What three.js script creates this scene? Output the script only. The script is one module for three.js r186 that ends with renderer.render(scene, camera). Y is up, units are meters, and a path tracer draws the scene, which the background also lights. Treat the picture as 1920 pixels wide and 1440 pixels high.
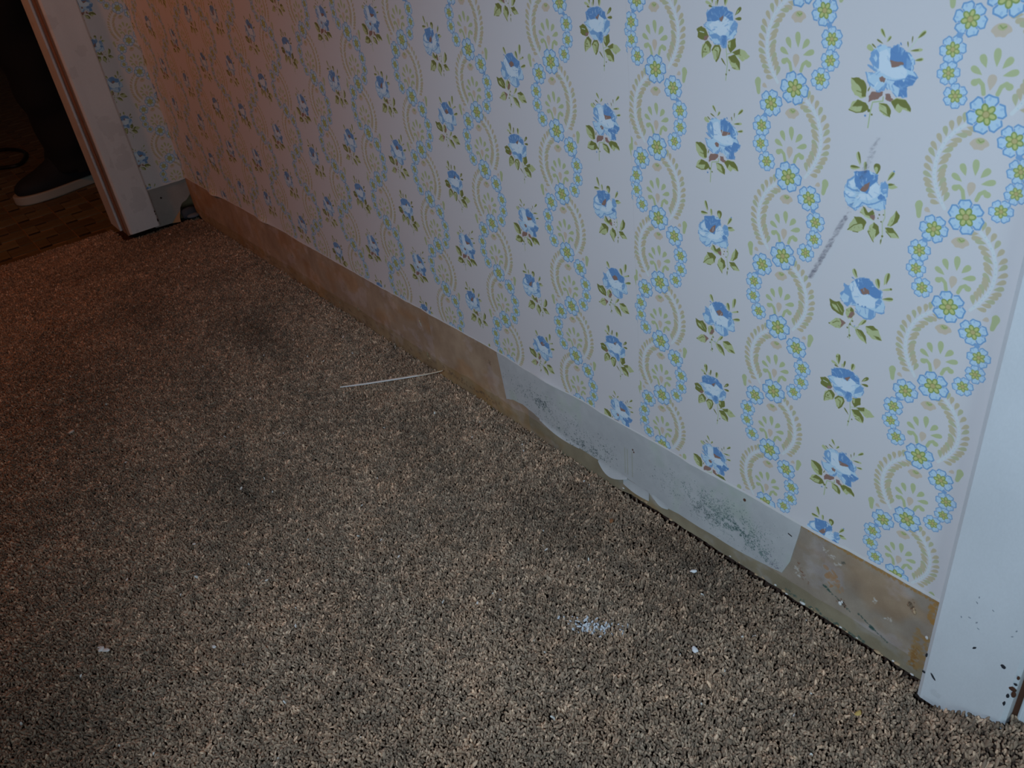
import * as THREE from 'three';
import { RoundedBoxGeometry } from 'three/addons/geometries/RoundedBoxGeometry.js';
import { RectAreaLightUniformsLib } from 'three/addons/lights/RectAreaLightUniformsLib.js';
import { MarchingCubes } from 'three/addons/objects/MarchingCubes.js';
import { mergeGeometries, mergeVertices } from 'three/addons/utils/BufferGeometryUtils.js';

// ───────────────────────── camera, lights, exposure ─────────────────────────
const scene = new THREE.Scene();
scene.background = new THREE.Color(0x000000);
const camera = new THREE.PerspectiveCamera(50.076, 4 / 3, 0.02, 40);
camera.position.set(0.2206, 0.6459, 0.5069);
camera.up.set(-0.36835, 0.83185, -0.41515);
camera.lookAt(0.2206 - 0.69544, 0.6459 - 0.54289, 0.5069 - 0.47078);
camera.focus = 0.95; camera.userData.fStop = 20;
const renderer = new THREE.WebGLRenderer({ antialias: true });
renderer.toneMapping = THREE.LinearToneMapping;
renderer.toneMappingExposure = 1.0;
renderer.shadowMap.enabled = true;
// added lamp on a stand, in place of the camera flash: cool beam
const ADDED_LAMP = { at: [0.22, 0.81, 0.80], to: [-0.187, 0.127, 0.0], color: [0.62, 0.835, 1.07], power: 1.98, angle: 0.775 };
// added window in the unseen right-hand wall, giving cool fill light
const FILL_WINDOW = { at: [1.545, 0.66, 1.09], w: 0.9, h: 0.76, color: [0.66, 0.88, 1.02], power: 2.9 };
// warm filament bulb hanging from the ceiling further along the room
const BULB = { at: [-1.46, 1.15, 0.92], color: [1.0, 0.29, 0.09], power: 0.54 };

// ───────────────────────── helpers ─────────────────────────
function rng(seed) { let a = seed >>> 0; return () => { a = (a + 0x6D2B79F5) >>> 0; let t = a; t = Math.imul(t ^ (t >>> 15), t | 1); t ^= t + Math.imul(t ^ (t >>> 7), t | 61); return ((t ^ (t >>> 14)) >>> 0) / 4294967296; }; }
function hash2(x, y, s = 0) { let h = Math.imul(x, 374761393) ^ Math.imul(y, 668265263) ^ Math.imul(s + 7, 1274126177); h = Math.imul(h ^ (h >>> 13), 1274126177); return ((h ^ (h >>> 16)) >>> 0) / 4294967296; }
function vnoise(x, y, s = 0) { const i = Math.floor(x), j = Math.floor(y), f = x - i, g = y - j, u = f * f * (3 - 2 * f), v = g * g * (3 - 2 * g); return (hash2(i, j, s) * (1 - u) + hash2(i + 1, j, s) * u) * (1 - v) + (hash2(i, j + 1, s) * (1 - u) + hash2(i + 1, j + 1, s) * u) * v; }
function fbm(x, y, s = 0, o = 4) { let a = 0, k = 0.5, t = 0; for (let i = 0; i < o; i++) { a += k * vnoise(x, y, s + i); t += k; x *= 2.03; y *= 2.03; k *= 0.5; } return a / t; }
const clamp = (v, a = 0, b = 1) => Math.min(b, Math.max(a, v));
const sstep = (a, b, v) => { const t = clamp((v - a) / (b - a)); return t * t * (3 - 2 * t); };
const lerp = (a, b, t) => a + (b - a) * t;
const used = {};
function numbered(n) { used[n] = (used[n] || 0) + 1; return used[n] === 1 ? n : `${n}_${String(used[n] - 1).padStart(3, '0')}`; }
function shadows(o) { o.castShadow = o.receiveShadow = true; return o; }
function tag(o, label, category, group, kind) { o.userData.label = label; o.userData.category = category; if (group) o.userData.group = group; if (kind) o.userData.kind = kind; return o; }
function mesh(name, geo, mat, parent) { const m = shadows(new THREE.Mesh(geo, mat)); m.name = parent ? name : numbered(name); (parent || scene).add(m); return m; }
function group(name, pos = [0, 0, 0], ry = 0) { const g = new THREE.Group(); g.name = numbered(name); g.position.set(...pos); g.rotation.y = ry; scene.add(g); return g; }
function box(x0, x1, y0, y1, z0, z1, r = 0) { const w = x1 - x0, h = y1 - y0, d = z1 - z0; const g = r ? new RoundedBoxGeometry(w, h, d, 2, r) : new THREE.BoxGeometry(w, h, d); g.translate((x0 + x1) / 2, (y0 + y1) / 2, (z0 + z1) / 2); return g; }
function std(color, rough = 0.8, extra = {}) { return new THREE.MeshStandardMaterial({ color, roughness: rough, metalness: 0, ...extra }); }
const lin = (r, g, b) => new THREE.Color().setRGB(r, g, b);
function canvas(w, h) { const c = document.createElement('canvas'); c.width = w; c.height = h; return c; }
function ctex(c, wrap) { const t = new THREE.CanvasTexture(c); t.colorSpace = THREE.SRGBColorSpace; t.anisotropy = 8; if (wrap) t.wrapS = t.wrapT = THREE.RepeatWrapping; return t; }
function dataTex(w, h, fn, srgb, wrap) { const d = new Uint8Array(w * h * 4); for (let j = 0; j < h; j++) for (let i = 0; i < w; i++) { const c = fn(i, j); const k = (j * w + i) * 4; d[k] = clamp(c[0], 0, 255); d[k + 1] = clamp(c[1], 0, 255); d[k + 2] = clamp(c[2], 0, 255); d[k + 3] = 255; } const t = new THREE.DataTexture(d, w, h); t.magFilter = THREE.LinearFilter; t.minFilter = THREE.LinearFilter; if (srgb) t.colorSpace = THREE.SRGBColorSpace; if (wrap) t.wrapS = t.wrapT = THREE.RepeatWrapping; t.needsUpdate = true; return t; }
function planarUV(g, fu, fv) { const p = g.attributes.position, uv = new Float32Array(p.count * 2); for (let i = 0; i < p.count; i++) { uv[2 * i] = fu(p.getX(i), p.getY(i), p.getZ(i)); uv[2 * i + 1] = fv(p.getX(i), p.getY(i), p.getZ(i)); } g.setAttribute('uv', new THREE.BufferAttribute(uv, 2)); return g; }

// ───────────────────────── layout numbers (metres) ─────────────────────────
const W = 0.13048, P = 0.0635, XL = -1.757, XR = 1.55, ZF = 2.3, CEIL = 2.4;
const PAPER_Y = 0.101, DOOR0 = 0.166, DOOR1 = 0.96, WT = 0.11, FLOOR2 = -0.014;

// ───────────────────────── wallpaper print ─────────────────────────
const INK = { bg: '#dcd9d8', L: '#c3deed', M: '#86afd6', D: '#6c98c8', Wt: '#dcebf3', Br: '#9a7a6c', GL: '#c2c993', GD: '#7f8343', gp: '#d2deca', fern: '#cbbf9e', fern2: '#c2c29c', palm: '#bec795', tan: '#d5c5ae', out: '#76a5d0', yg: '#cbcf86', go: '#8fa55c' };
function paperCanvas() {
  const S = 2048, c = canvas(S, S), g = c.getContext('2d');
  const sx = S / (4 * W * 1000), sy = S / (10 * P * 1000), x0 = -2.235 * W * 1000;
  g.fillStyle = INK.bg; g.fillRect(0, 0, S, S);
  const R = rng(5);
  let dx = 0, dy = 0;
  const at = (f) => { for (const a of [-4 * W * 1000, 0, 4 * W * 1000]) for (const b of [-10 * P * 1000, 0, 10 * P * 1000]) { const X = dx + a - x0, Y = dy + b; if (X < -60 || X > 4 * W * 1000 + 60 || Y < -90 || Y > 10 * P * 1000 + 90) continue; g.setTransform(sx, 0, 0, -sy, X * sx, S - Y * sy); f(); } };
  const path = (pts, smooth = true) => { g.beginPath(); const n = pts.length; if (!smooth) { pts.forEach((p, i) => i ? g.lineTo(...p) : g.moveTo(...p)); g.closePath(); return; } for (let i = 0; i < n; i++) { const a = pts[i], b = pts[(i + 1) % n], m = [(a[0] + b[0]) / 2, (a[1] + b[1]) / 2]; if (!i) { const z = pts[n - 1]; g.moveTo((z[0] + a[0]) / 2, (z[1] + a[1]) / 2); } g.quadraticCurveTo(a[0], a[1], m[0], m[1]); } g.closePath(); };
  const poly = (pts, col) => { path(pts); g.fillStyle = col; g.fill(); };
  const line = (pts, w, col) => { g.beginPath(); pts.forEach((p, i) => i ? g.lineTo(...p) : g.moveTo(...p)); g.strokeStyle = col; g.lineWidth = w; g.lineJoin = g.lineCap = 'round'; g.stroke(); };
  const blob = (x, y, rx, ry, rot, col) => { g.beginPath(); g.ellipse(x, y, rx, ry, rot, 0, Math.PI * 2); g.fillStyle = col; g.fill(); };
  // drop-shaped leaf from tip to base
  const drop = (x0, y0, x1, y1, w, col) => { const ux = x1 - x0, uy = y1 - y0, l = Math.hypot(ux, uy), nx = -uy / l * w / 2, ny = ux / l * w / 2; poly([[x0, y0], [x0 + ux * 0.12 + nx * 0.9, y0 + uy * 0.12 + ny * 0.9], [x0 + ux * 0.5 + nx, y0 + uy * 0.5 + ny], [x1, y1], [x1, y1], [x0 + ux * 0.5 - nx, y0 + uy * 0.5 - ny], [x0 + ux * 0.12 - nx * 0.9, y0 + uy * 0.12 - ny * 0.9]], col); };
  const flower = (cx, cy, r, rot, big) => {
    for (let k = 0; k < 6; k++) {
      const a = rot + k * Math.PI / 3, pt = (q, t) => [cx + Math.cos(a + t) * q * r, cy + Math.sin(a + t) * q * r];
      const o = [pt(0.22, 0), pt(0.48, -0.42), pt(0.82, -0.5), pt(1.04, -0.3), pt(0.98, -0.02), pt(1.05, 0.25), pt(0.84, 0.5), pt(0.48, 0.42)];
      poly(o, INK.L);
      line([pt(0.62, -0.46), pt(0.84, -0.45), pt(0.99, -0.27), pt(0.94, -0.02), pt(0.99, 0.22), pt(0.83, 0.44)], r * 0.085, INK.out);
      if (R() < 0.6) line([pt(0.5, 0.42), pt(0.72, 0.44)], r * 0.06, INK.out);
      blob(...pt(0.8, 0.1), r * 0.1, r * 0.06, a, '#abcde6');
    }
    for (let k = 0; k < 6; k++) { const a = rot + 0.5 + k * Math.PI / 3; g.beginPath(); g.ellipse(cx + Math.cos(a) * r * 0.33, cy + Math.sin(a) * r * 0.33, r * 0.2, r * 0.145, a, 0, 7); g.fillStyle = INK.yg; g.fill(); g.strokeStyle = INK.go; g.lineWidth = r * 0.075; g.stroke(); }
    blob(cx, cy, r * 0.17, r * 0.17, 0, '#c9bc82'); g.strokeStyle = '#a7a15c'; g.lineWidth = r * 0.05; g.stroke();
  };
  function segment(right, sd) {         // from a big flower at (0,0) down to the next at (0,-63.5)
    const m = right ? 1 : -1, q = rng(sd);
    // feathered arc opposite the flower chain
    const sp = [[-10.6, -7.5], [-15.6, -11.8], [-20.3, -18.2], [-23.3, -25.8], [-24.5, -32.7], [-24.2, -40.4], [-22.8, -45.6], [-20.7, -50.4], [-18, -55.4], [-14, -61]];
    const len = sp.length - 1, smp = (t) => { const i = Math.min(len - 1, Math.floor(t * len)), f = t * len - i; return [lerp(sp[i][0], sp[i + 1][0], f) * m, lerp(sp[i][1], sp[i + 1][1], f)]; };
    for (let k = 0; k < 15; k++) {
      const t = 0.0 + k / 15.0, a = smp(t), b = smp(Math.min(1, t + 0.03)), ux = b[0] - a[0], uy = b[1] - a[1], l = Math.hypot(ux, uy) || 1, tx = ux / l, ty = uy / l, nx = ty * m, ny = -tx * m; // n points outwards
      const ox = -nx, oy = -ny, sz = 1 - 0.25 * Math.abs(t - 0.5);
      for (const sgn of [1, -1]) { const bx = a[0] + ox * sgn * 1.5, by = a[1] + oy * sgn * 1.5, L = 8.4 * sz * (sgn > 0 ? 1 : 0.9); const ex = bx + (ox * sgn * 0.74 - tx * 0.62) * L, ey = by + (oy * sgn * 0.74 - ty * 0.62) * L; drop(ex, ey, bx, by, 3.4, (k + (sgn > 0)) % 3 ? INK.fern : INK.fern2); }
    }
    line(sp.map(p => [p[0] * m, p[1]]), 2.3, '#dfe4e2');
    for (let k = 1; k < 16; k++) { const a = smp(k / 16); blob(a[0] + (q() - 0.5) * 0.8, a[1], 0.38, 0.3, 0, '#bcd0da'); }
    // palmette
    const t = INK.palm;
    drop(-0.4, -26.3, 0.8, -36.8, 4.3, t); drop(-8.6, -30.4, -4.8, -37.8, 4.2, t); drop(-13.4, -37.8, -6.4, -41.8, 3.9, t); drop(8.8, -30.8, 4, -37.4, 4.3, t); drop(13.6, -38, 5, -41.2, 4, t);
    line([[-10.6, -46], [-7.6, -45], [-5, -47.2], [-3.6, -52]], 2.4, t); blob(-9.8, -46.4, 2.2, 2, 0, t); line([[10.4, -46.6], [8, -45.2], [5.4, -47.2], [4.2, -51.4]], 2.4, t); blob(9.8, -46.8, 2.2, 2, 0, t);
    drop(-0.2, -40.6, -0.4, -50, 5.4, INK.tan);
    // drooping bud under the big flower
    poly([[-6.8, -18.2], [-4, -14.4], [0, -13.2], [4, -14.6], [5.8, -17.6], [3, -19], [2, -21.2], [-1, -20.6], [-3, -21.4], [-4.4, -19.4]], INK.tan); poly([[-3.5, -15.2], [0, -13.4], [3, -15], [1, -17.6], [-2, -17.4]], '#c4c491'); line([[-1.6, -15], [0, -16.4], [1.8, -15.2]], 0.5, INK.go);
    // side blobs at the foot of the fern and on the other flank
    poly([[-31 * m, -58.4], [-33.9 * m, -62], [-32 * m, -66], [-31 * m, -71.2], [-28 * m, -71], [-28.6 * m, -64.5], [-27.8 * m, -60.5]].map(p => [p[0], p[1]]), t);
    drop(-26.6 * m, -63.4, -22.6 * m, -65.6, 3.4, INK.tan);
    // flower chain
    flower(18.6 * m, -12.6, 9.6, q() * 6, 0); flower(25.6 * m, -29.5, 7.9, q() * 6, 0); flower(25.8 * m, -42.8, 7.0, q() * 6, 0); flower(19.6 * m, -55.3, 7.4, q() * 6, 0);
    blob(23 * m, -21.4, 2, 1.6, 0, INK.M);
    flower(0, 0, 11.4, q() * 6, 1);
  }
  for (let n = -1; n <= 2; n++) for (let j = -3; j < 7; j++) { dx = -n * W * 1000; dy = (0.4845 - j * P) * 1000; at(() => segment((n + j + 60) % 2 === 0, 11 + (n + 3) * 31 + j * 7)); }
  // four rose sprays, traced in their own drawing units and mapped to millimetres
  const sprays = [
    { M: [0.05132, 0.00663, -33.78, 0.00547, -0.0465, 22.38], d: [
      ['s', '#b9c795', 16, 550, 930, 545, 985, 410, 1000, 380, 1110, 340, 1350],
      ['p', 'GL', 120, 680, 165, 705, 225, 680, 300, 720, 330, 800, 320, 930, 250, 955, 165, 905, 120, 820], ['p', 'GD', 120, 678, 225, 674, 300, 718, 332, 800, 316, 935, 262, 930, 258, 830, 180, 740], ['s', 'GD', 10, 195, 850, 275, 880],
      ['p', 'GL', 72, 1118, 130, 1000, 210, 968, 320, 1020, 357, 1090, 270, 1148, 180, 1152], ['p', 'GD', 205, 968, 320, 1012, 357, 1090, 268, 1148, 240, 1140, 272, 1055, 128, 1066], ['s', 'GD', 12, 80, 1110, 180, 1148, 250, 1140],
      ['p', 'Br', 352, 1005, 358, 920, 400, 860, 545, 858, 542, 905, 480, 960, 410, 972],
      ['p', 'GL', 488, 1008, 560, 1008, 630, 1050, 652, 1110, 637, 1200, 560, 1170, 498, 1120], ['p', 'GD', 488, 1006, 600, 1022, 653, 1110, 637, 1200, 600, 1150, 588, 1060], ['s', 'GD', 9, 510, 1110, 620, 1180],
      ['p', 'Br', 578, 888, 642, 888, 652, 940, 704, 970, 640, 992, 578, 960], ['p', 'GL', 648, 990, 720, 938, 830, 958, 892, 1040, 902, 1120, 800, 1085, 760, 1138, 698, 1092], ['p', 'GD', 648, 990, 720, 948, 840, 962, 897, 1050, 903, 1120, 850, 1072, 780, 1050, 742, 1010, 704, 1085],
      ['l', 'GL', 525, 55, 585, 178, 46], ['l', 'GD', 532, 60, 580, 170, 18], ['l', 'GD', 470, 188, 555, 250, 22], ['l', 'GL', 655, 155, 596, 232, 40], ['l', 'GD', 655, 160, 610, 225, 16], ['l', 'GL', 345, 258, 440, 345, 70], ['l', 'GD', 405, 240, 468, 305, 20], ['l', 'GL', 1082, 108, 970, 205, 50], ['l', 'GD', 1075, 120, 985, 195, 28], ['l', 'GD', 920, 165, 910, 255, 16], ['l', 'GD', 858, 228, 866, 305, 16], ['s', 'gp', 14, 980, 200, 900, 300, 860, 370], ['l', 'GL', 1045, 335, 885, 348, 40], ['l', 'GD', 1000, 338, 890, 345, 20], ['l', 'GL', 1055, 450, 940, 466, 44], ['l', 'GD', 1040, 452, 950, 466, 22], ['l', 'D', 768, 238, 788, 282, 18],
      ['p', 'L', 480, 285, 560, 258, 640, 298, 690, 278, 740, 262, 800, 318, 862, 368, 922, 420, 945, 500, 922, 590, 985, 680, 920, 772, 852, 800, 852, 922, 720, 925, 640, 835, 580, 800, 530, 855, 448, 842, 355, 742, 320, 605, 400, 615, 475, 592, 438, 562, 376, 440, 398, 355],
      ['p', 'M', 460, 315, 398, 358, 378, 450, 430, 522, 490, 568, 512, 450, 492, 350], ['p', 'L', 450, 370, 430, 430, 460, 480, 478, 420], ['p', 'M', 342, 502, 400, 520, 475, 602, 430, 592, 368, 542],
      ['p', 'Wt', 500, 350, 600, 315, 642, 400, 642, 470, 660, 552, 720, 542, 800, 542, 856, 602, 835, 685, 700, 692, 600, 652, 500, 602, 498, 470],
      ['p', 'D', 648, 308, 690, 288, 730, 262, 762, 298, 830, 338, 862, 380, 884, 430, 914, 500, 902, 595, 830, 562, 800, 522, 690, 522, 636, 450], ['p', 'M', 850, 430, 900, 470, 905, 570, 840, 555], ['p', 'Br', 636, 452, 700, 472, 800, 482, 812, 516, 740, 537, 660, 550],
      ['p', 'D', 868, 635, 985, 680, 920, 772, 850, 800, 800, 760, 830, 690], ['p', 'D', 790, 700, 852, 800, 852, 922, 740, 922, 762, 822, 678, 762, 702, 718], ['p', 'M', 530, 800, 562, 778, 592, 716, 604, 760, 560, 845, 478, 852], ['s', 'M', 16, 330, 620, 350, 730, 440, 800], ['s', 'M', 10, 590, 700, 700, 720, 840, 690], ['s', 'M', 9, 620, 760, 640, 830], ['s', 'M', 9, 660, 770, 690, 850],
      ['p', 'Br', 498, 680, 540, 656, 582, 690, 562, 742, 520, 734], ['l', 'GD', 345, 860, 382, 785, 18], ['b', 'D', 305, 1187, 14], ['b', 'GD', 355, 1115, 20], ['b', 'GD', 395, 1170, 13]] },
    { M: [0.05564, 0.00721, -29.05, 0.01251, -0.05393, 28.85], d: [
      ['s', '#c3cda5', 14, 620, 880, 622, 1000, 590, 1060, 592, 1230, 565, 1345], ['b', 'GD', 552, 960, 12], ['b', 'GD', 605, 960, 10], ['b', 'GD', 535, 1005, 10], ['b', 'GD', 575, 1050, 11], ['b', 'GD', 590, 1240, 15], ['l', 'GD', 575, 1280, 566, 1345, 22],
      ['l', 'GL', 278, 150, 305, 330, 62], ['l', 'GD', 284, 150, 318, 310, 30], ['l', 'GL', 172, 338, 310, 362, 66], ['l', 'GD', 175, 330, 308, 352, 34], ['l', 'GL', 375, 280, 368, 400, 50], ['l', 'GD', 378, 285, 388, 390, 14], ['l', 'GD', 525, 308, 520, 450, 100], ['l', 'GL', 512, 350, 512, 442, 52], ['l', 'GL', 738, 420, 648, 535, 62], ['l', 'GD', 735, 430, 655, 530, 26], ['b', 'D', 732, 418, 12], ['l', 'GL', 648, 588, 782, 615, 80], ['l', 'GD', 650, 582, 745, 575, 30],
      ['p', 'GL', 295, 930, 330, 870, 400, 940, 470, 898, 494, 960, 484, 1035, 400, 1015], ['p', 'GD', 335, 850, 372, 870, 410, 935, 470, 896, 490, 945, 440, 985, 370, 960], ['p', 'Br', 440, 962, 494, 960, 484, 1036, 428, 992], ['s', 'gp', 18, 360, 990, 480, 1040],
      ['p', 'GL', 126, 1168, 160, 1080, 230, 998, 320, 998, 384, 1060, 350, 1152, 260, 1198], ['p', 'GD', 215, 986, 320, 994, 386, 1060, 340, 1165, 328, 1085, 268, 1082], ['s', 'GD', 14, 130, 1165, 215, 1100, 300, 1075], ['s', 'GD', 12, 200, 1185, 270, 1196],
      ['p', 'GL', 480, 1058, 540, 1110, 552, 1200, 492, 1260, 475, 1325, 430, 1250, 398, 1180, 420, 1110], ['p', 'GD', 480, 1056, 542, 1110, 554, 1200, 500, 1256, 510, 1160, 462, 1130], ['s', 'GD', 12, 402, 1180, 440, 1260, 475, 1320],
      ['p', 'GL', 765, 903, 808, 970, 780, 1050, 700, 1112, 652, 1102, 690, 1000], ['p', 'GD', 765, 900, 810, 970, 782, 1052, 688, 1114, 740, 1030, 752, 970],
      ['p', 'GL', 622, 1128, 720, 1128, 770, 1190, 808, 1262, 710, 1258, 648, 1200], ['p', 'GD', 622, 1126, 720, 1126, 806, 1258, 742, 1192, 668, 1192], ['s', 'GD', 12, 640, 1180, 700, 1250],
      ['p', 'L', 228, 408, 430, 398, 534, 460, 522, 560, 560, 622, 568, 558, 620, 538, 658, 580, 652, 680, 632, 780, 622, 882, 570, 905, 480, 885, 400, 855, 340, 832, 280, 895, 220, 895, 138, 832, 98, 740, 92, 640, 108, 578, 140, 508, 230, 458],
      ['p', 'D', 232, 408, 250, 396, 340, 400, 425, 392, 440, 448, 532, 458, 526, 532, 450, 582, 412, 695, 330, 662, 248, 602, 232, 520], ['p', 'Wt', 168, 530, 220, 496, 238, 592, 200, 612, 162, 572], ['s', 'M', 24, 230, 466, 142, 522, 130, 592, 200, 636, 290, 652],
      ['p', 'Br', 298, 642, 360, 572, 432, 538, 412, 622, 370, 664], ['p', 'Wt', 430, 602, 520, 552, 562, 602, 552, 682, 500, 742, 430, 775, 320, 765, 245, 742, 300, 682, 400, 695], ['p', 'Wt', 108, 642, 200, 660, 242, 692, 180, 722, 118, 692],
      ['p', 'M', 568, 572, 620, 540, 658, 580, 652, 682, 600, 702, 568, 662], ['p', 'D', 528, 732, 572, 690, 622, 730, 634, 785, 540, 764], ['s', 'M', 16, 100, 680, 160, 735, 232, 742], ['s', 'M', 20, 140, 832, 220, 884, 290, 852, 330, 800, 400, 832, 500, 812, 570, 780, 622, 762], ['s', 'M', 12, 610, 790, 612, 880], ['p', 'M', 150, 820, 220, 800, 190, 850]] },
    { M: [0.04862, 0.00629, -36.61, 0.01675, -0.05025, 17.2], d: [
      ['s', '#bcc99c', 15, 600, 960, 550, 1050, 640, 1110, 700, 1090], ['s', '#bcc99c', 15, 540, 1060, 548, 1290], ['b', 'GD', 515, 1105, 14], ['b', 'GD', 600, 1000, 14], ['b', 'GD', 560, 1050, 16], ['b', 'D', 632, 1080, 9], ['b', 'GD', 550, 1235, 18], ['b', 'GD', 520, 1260, 10],
      ['l', 'GL', 622, 170, 665, 325, 75], ['l', 'GD', 628, 170, 684, 320, 26], ['l', 'D', 588, 298, 642, 340, 18], ['l', 'GL', 985, 335, 1005, 500, 80], ['l', 'GD', 992, 335, 1020, 490, 34], ['l', 'GL', 1162, 260, 1085, 445, 80], ['l', 'GD', 1160, 260, 1120, 440, 32], ['l', 'GL', 1215, 505, 1045, 518, 36], ['b', 'GD', 1190, 505, 16], ['l', 'GL', 1230, 655, 1060, 660, 66], ['l', 'GD', 1228, 655, 1070, 648, 30],
      ['p', 'GD', 222, 628, 310, 680, 390, 678, 450, 760, 468, 830, 446, 914, 350, 872, 258, 800, 232, 740], ['p', 'GL', 255, 712, 330, 738, 385, 855, 300, 792], ['s', 'GL', 12, 350, 720, 430, 850],
      ['p', 'GL', 570, 768, 622, 820, 637, 890, 590, 952, 530, 964, 488, 880, 500, 800], ['p', 'Br', 570, 852, 622, 830, 634, 890, 580, 950, 520, 934], ['p', 'GD', 572, 768, 622, 820, 612, 850, 560, 840],
      ['p', 'GL', 198, 1040, 320, 948, 400, 958, 492, 1030, 390, 1124, 300, 1104], ['p', 'Br', 378, 948, 492, 1030, 390, 1114, 420, 1040], ['s', 'GD', 13, 270, 1030, 340, 1000, 380, 1010], ['b', 'GD', 210, 1035, 13],
      ['p', 'GL', 638, 1118, 740, 1140, 812, 1240, 827, 1370, 710, 1282, 658, 1200], ['p', 'GD', 656, 1116, 750, 1148, 812, 1240, 827, 1370, 782, 1282, 728, 1200], ['s', 'GD', 12, 690, 1170, 740, 1240],
      ['p', 'GL', 808, 1078, 930, 1073, 1012, 1140, 1068, 1310, 920, 1284, 828, 1190], ['p', 'GD', 808, 1076, 930, 1071, 1008, 1142, 920, 1146], ['p', 'GD', 928, 1226, 1020, 1248, 1068, 1310, 990, 1282], ['l', 'GL', 822, 978, 685, 1075, 60], ['l', 'GD', 822, 980, 740, 1060, 24],
      ['p', 'L', 640, 348, 720, 318, 862, 338, 902, 378, 972, 480, 1064, 540, 1052, 640, 1104, 740, 1094, 874, 960, 852, 942, 942, 880, 974, 780, 954, 700, 892, 650, 792, 640, 742, 510, 755, 428, 662, 406, 550, 480, 490, 468, 396, 540, 440, 600, 378],
      ['p', 'Wt', 560, 400, 640, 370, 690, 470, 742, 576, 870, 588, 984, 672, 932, 794, 820, 772, 700, 742, 640, 672, 600, 582], ['p', 'D', 640, 348, 720, 318, 862, 338, 962, 470, 1054, 540, 1042, 645, 960, 642, 870, 582, 740, 572, 690, 470], ['p', 'Br', 718, 500, 800, 468, 862, 520, 872, 572, 770, 582],
      ['p', 'M', 468, 396, 540, 440, 582, 520, 602, 640, 664, 722, 580, 722, 510, 760, 448, 702, 530, 692, 552, 602, 460, 540, 420, 602, 408, 550, 480, 490], ['p', 'M', 960, 692, 1020, 640, 1062, 682, 1040, 742, 960, 804], ['p', 'M', 858, 800, 942, 832, 942, 942, 880, 974, 848, 952], ['s', 'M', 20, 652, 842, 702, 892, 792, 952, 880, 966], ['s', 'M', 16, 960, 852, 1060, 882, 1096, 852], ['s', 'M', 9, 700, 760, 780, 780, 860, 800], ['b', 'D', 690, 730, 12], ['b', 'D', 755, 758, 10], ['b', 'D', 805, 770, 14], ['s', 'M', 10, 800, 800, 812, 880], ['s', 'M', 10, 605, 450, 612, 520]] },
    { M: [0.04874, 0.00632, -34.32, 0.02202, -0.05317, 22.58], d: [
      ['s', '#bcc99c', 15, 685, 960, 690, 1180, 640, 1385], ['s', '#bcc99c', 12, 700, 1060, 790, 1070, 880, 1150], ['b', 'GD', 655, 1312, 14], ['b', 'GD', 715, 1275, 13],
      ['l', 'GL', 488, 160, 490, 345, 86], ['l', 'GD', 510, 175, 495, 340, 40], ['b', 'GD', 465, 208, 14], ['l', 'GL', 365, 268, 490, 355, 46], ['l', 'GD', 420, 340, 495, 385, 30], ['l', 'GL', 560, 330, 550, 400, 26], ['l', 'GD', 606, 285, 576, 402, 34], ['l', 'GL', 742, 338, 720, 460, 76], ['l', 'GD', 742, 338, 705, 440, 34], ['l', 'GD', 992, 572, 875, 632, 56], ['l', 'GD', 988, 712, 868, 672, 46], ['l', 'GL', 950, 590, 890, 628, 20],
      ['p', 'GD', 165, 548, 260, 543, 330, 600, 384, 720, 320, 754, 210, 692, 172, 652, 190, 600], ['s', 'gp', 14, 225, 600, 300, 640], ['p', 'Br', 300, 690, 384, 714, 350, 754, 288, 742],
      ['p', 'GL', 228, 965, 218, 880, 250, 788, 360, 768, 424, 850, 390, 934, 300, 948], ['p', 'GD', 300, 766, 362, 766, 426, 850, 390, 936, 368, 850], ['s', 'GD', 14, 232, 940, 260, 830, 320, 780], ['b', 'GD', 300, 860, 16], ['s', 'GD', 10, 250, 880, 330, 910],
      ['p', 'GL', 418, 920, 480, 866, 560, 898, 594, 960, 540, 1062, 485, 1096, 448, 1040], ['s', 'GD', 26, 430, 915, 485, 880, 560, 905, 580, 965, 535, 1050, 490, 1080], ['s', 'GD', 14, 480, 930, 520, 960, 510, 1040],
      ['p', 'GD', 728, 908, 864, 908, 864, 1022, 760, 1064, 718, 980], ['p', 'GL', 730, 920, 772, 918, 762, 1002, 734, 982],
      ['p', 'GL', 788, 1068, 920, 1068, 1010, 1118, 1096, 1222, 960, 1244, 858, 1142], ['p', 'GD', 786, 1066, 930, 1066, 925, 1132, 850, 1124], ['s', 'gp', 12, 790, 1080, 900, 1170],
      ['p', 'GL', 708, 1098, 830, 1108, 882, 1190, 914, 1240, 904, 1336, 800, 1292, 738, 1200], ['p', 'GD', 708, 1096, 832, 1106, 884, 1190, 914, 1242, 904, 1336, 842, 1222, 760, 1182], ['s', 'GD', 10, 770, 1260, 830, 1290], ['l', 'GD', 582, 1068, 664, 1205, 26],
      ['p', 'L', 368, 418, 440, 396, 560, 408, 660, 438, 752, 498, 842, 590, 854, 690, 916, 740, 884, 862, 800, 905, 722, 874, 692, 964, 640, 964, 590, 892, 480, 854, 408, 762, 398, 682, 330, 582, 306, 540, 380, 532],
      ['p', 'Wt', 408, 568, 480, 566, 560, 580, 640, 626, 700, 580, 782, 660, 762, 764, 690, 804, 600, 794, 500, 722, 430, 652], ['p', 'D', 368, 428, 440, 398, 560, 408, 650, 438, 742, 478, 762, 530, 832, 580, 842, 684, 790, 664, 690, 570, 640, 622, 580, 582, 450, 552, 372, 522], ['p', 'Br', 588, 570, 694, 548, 640, 626],
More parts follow.
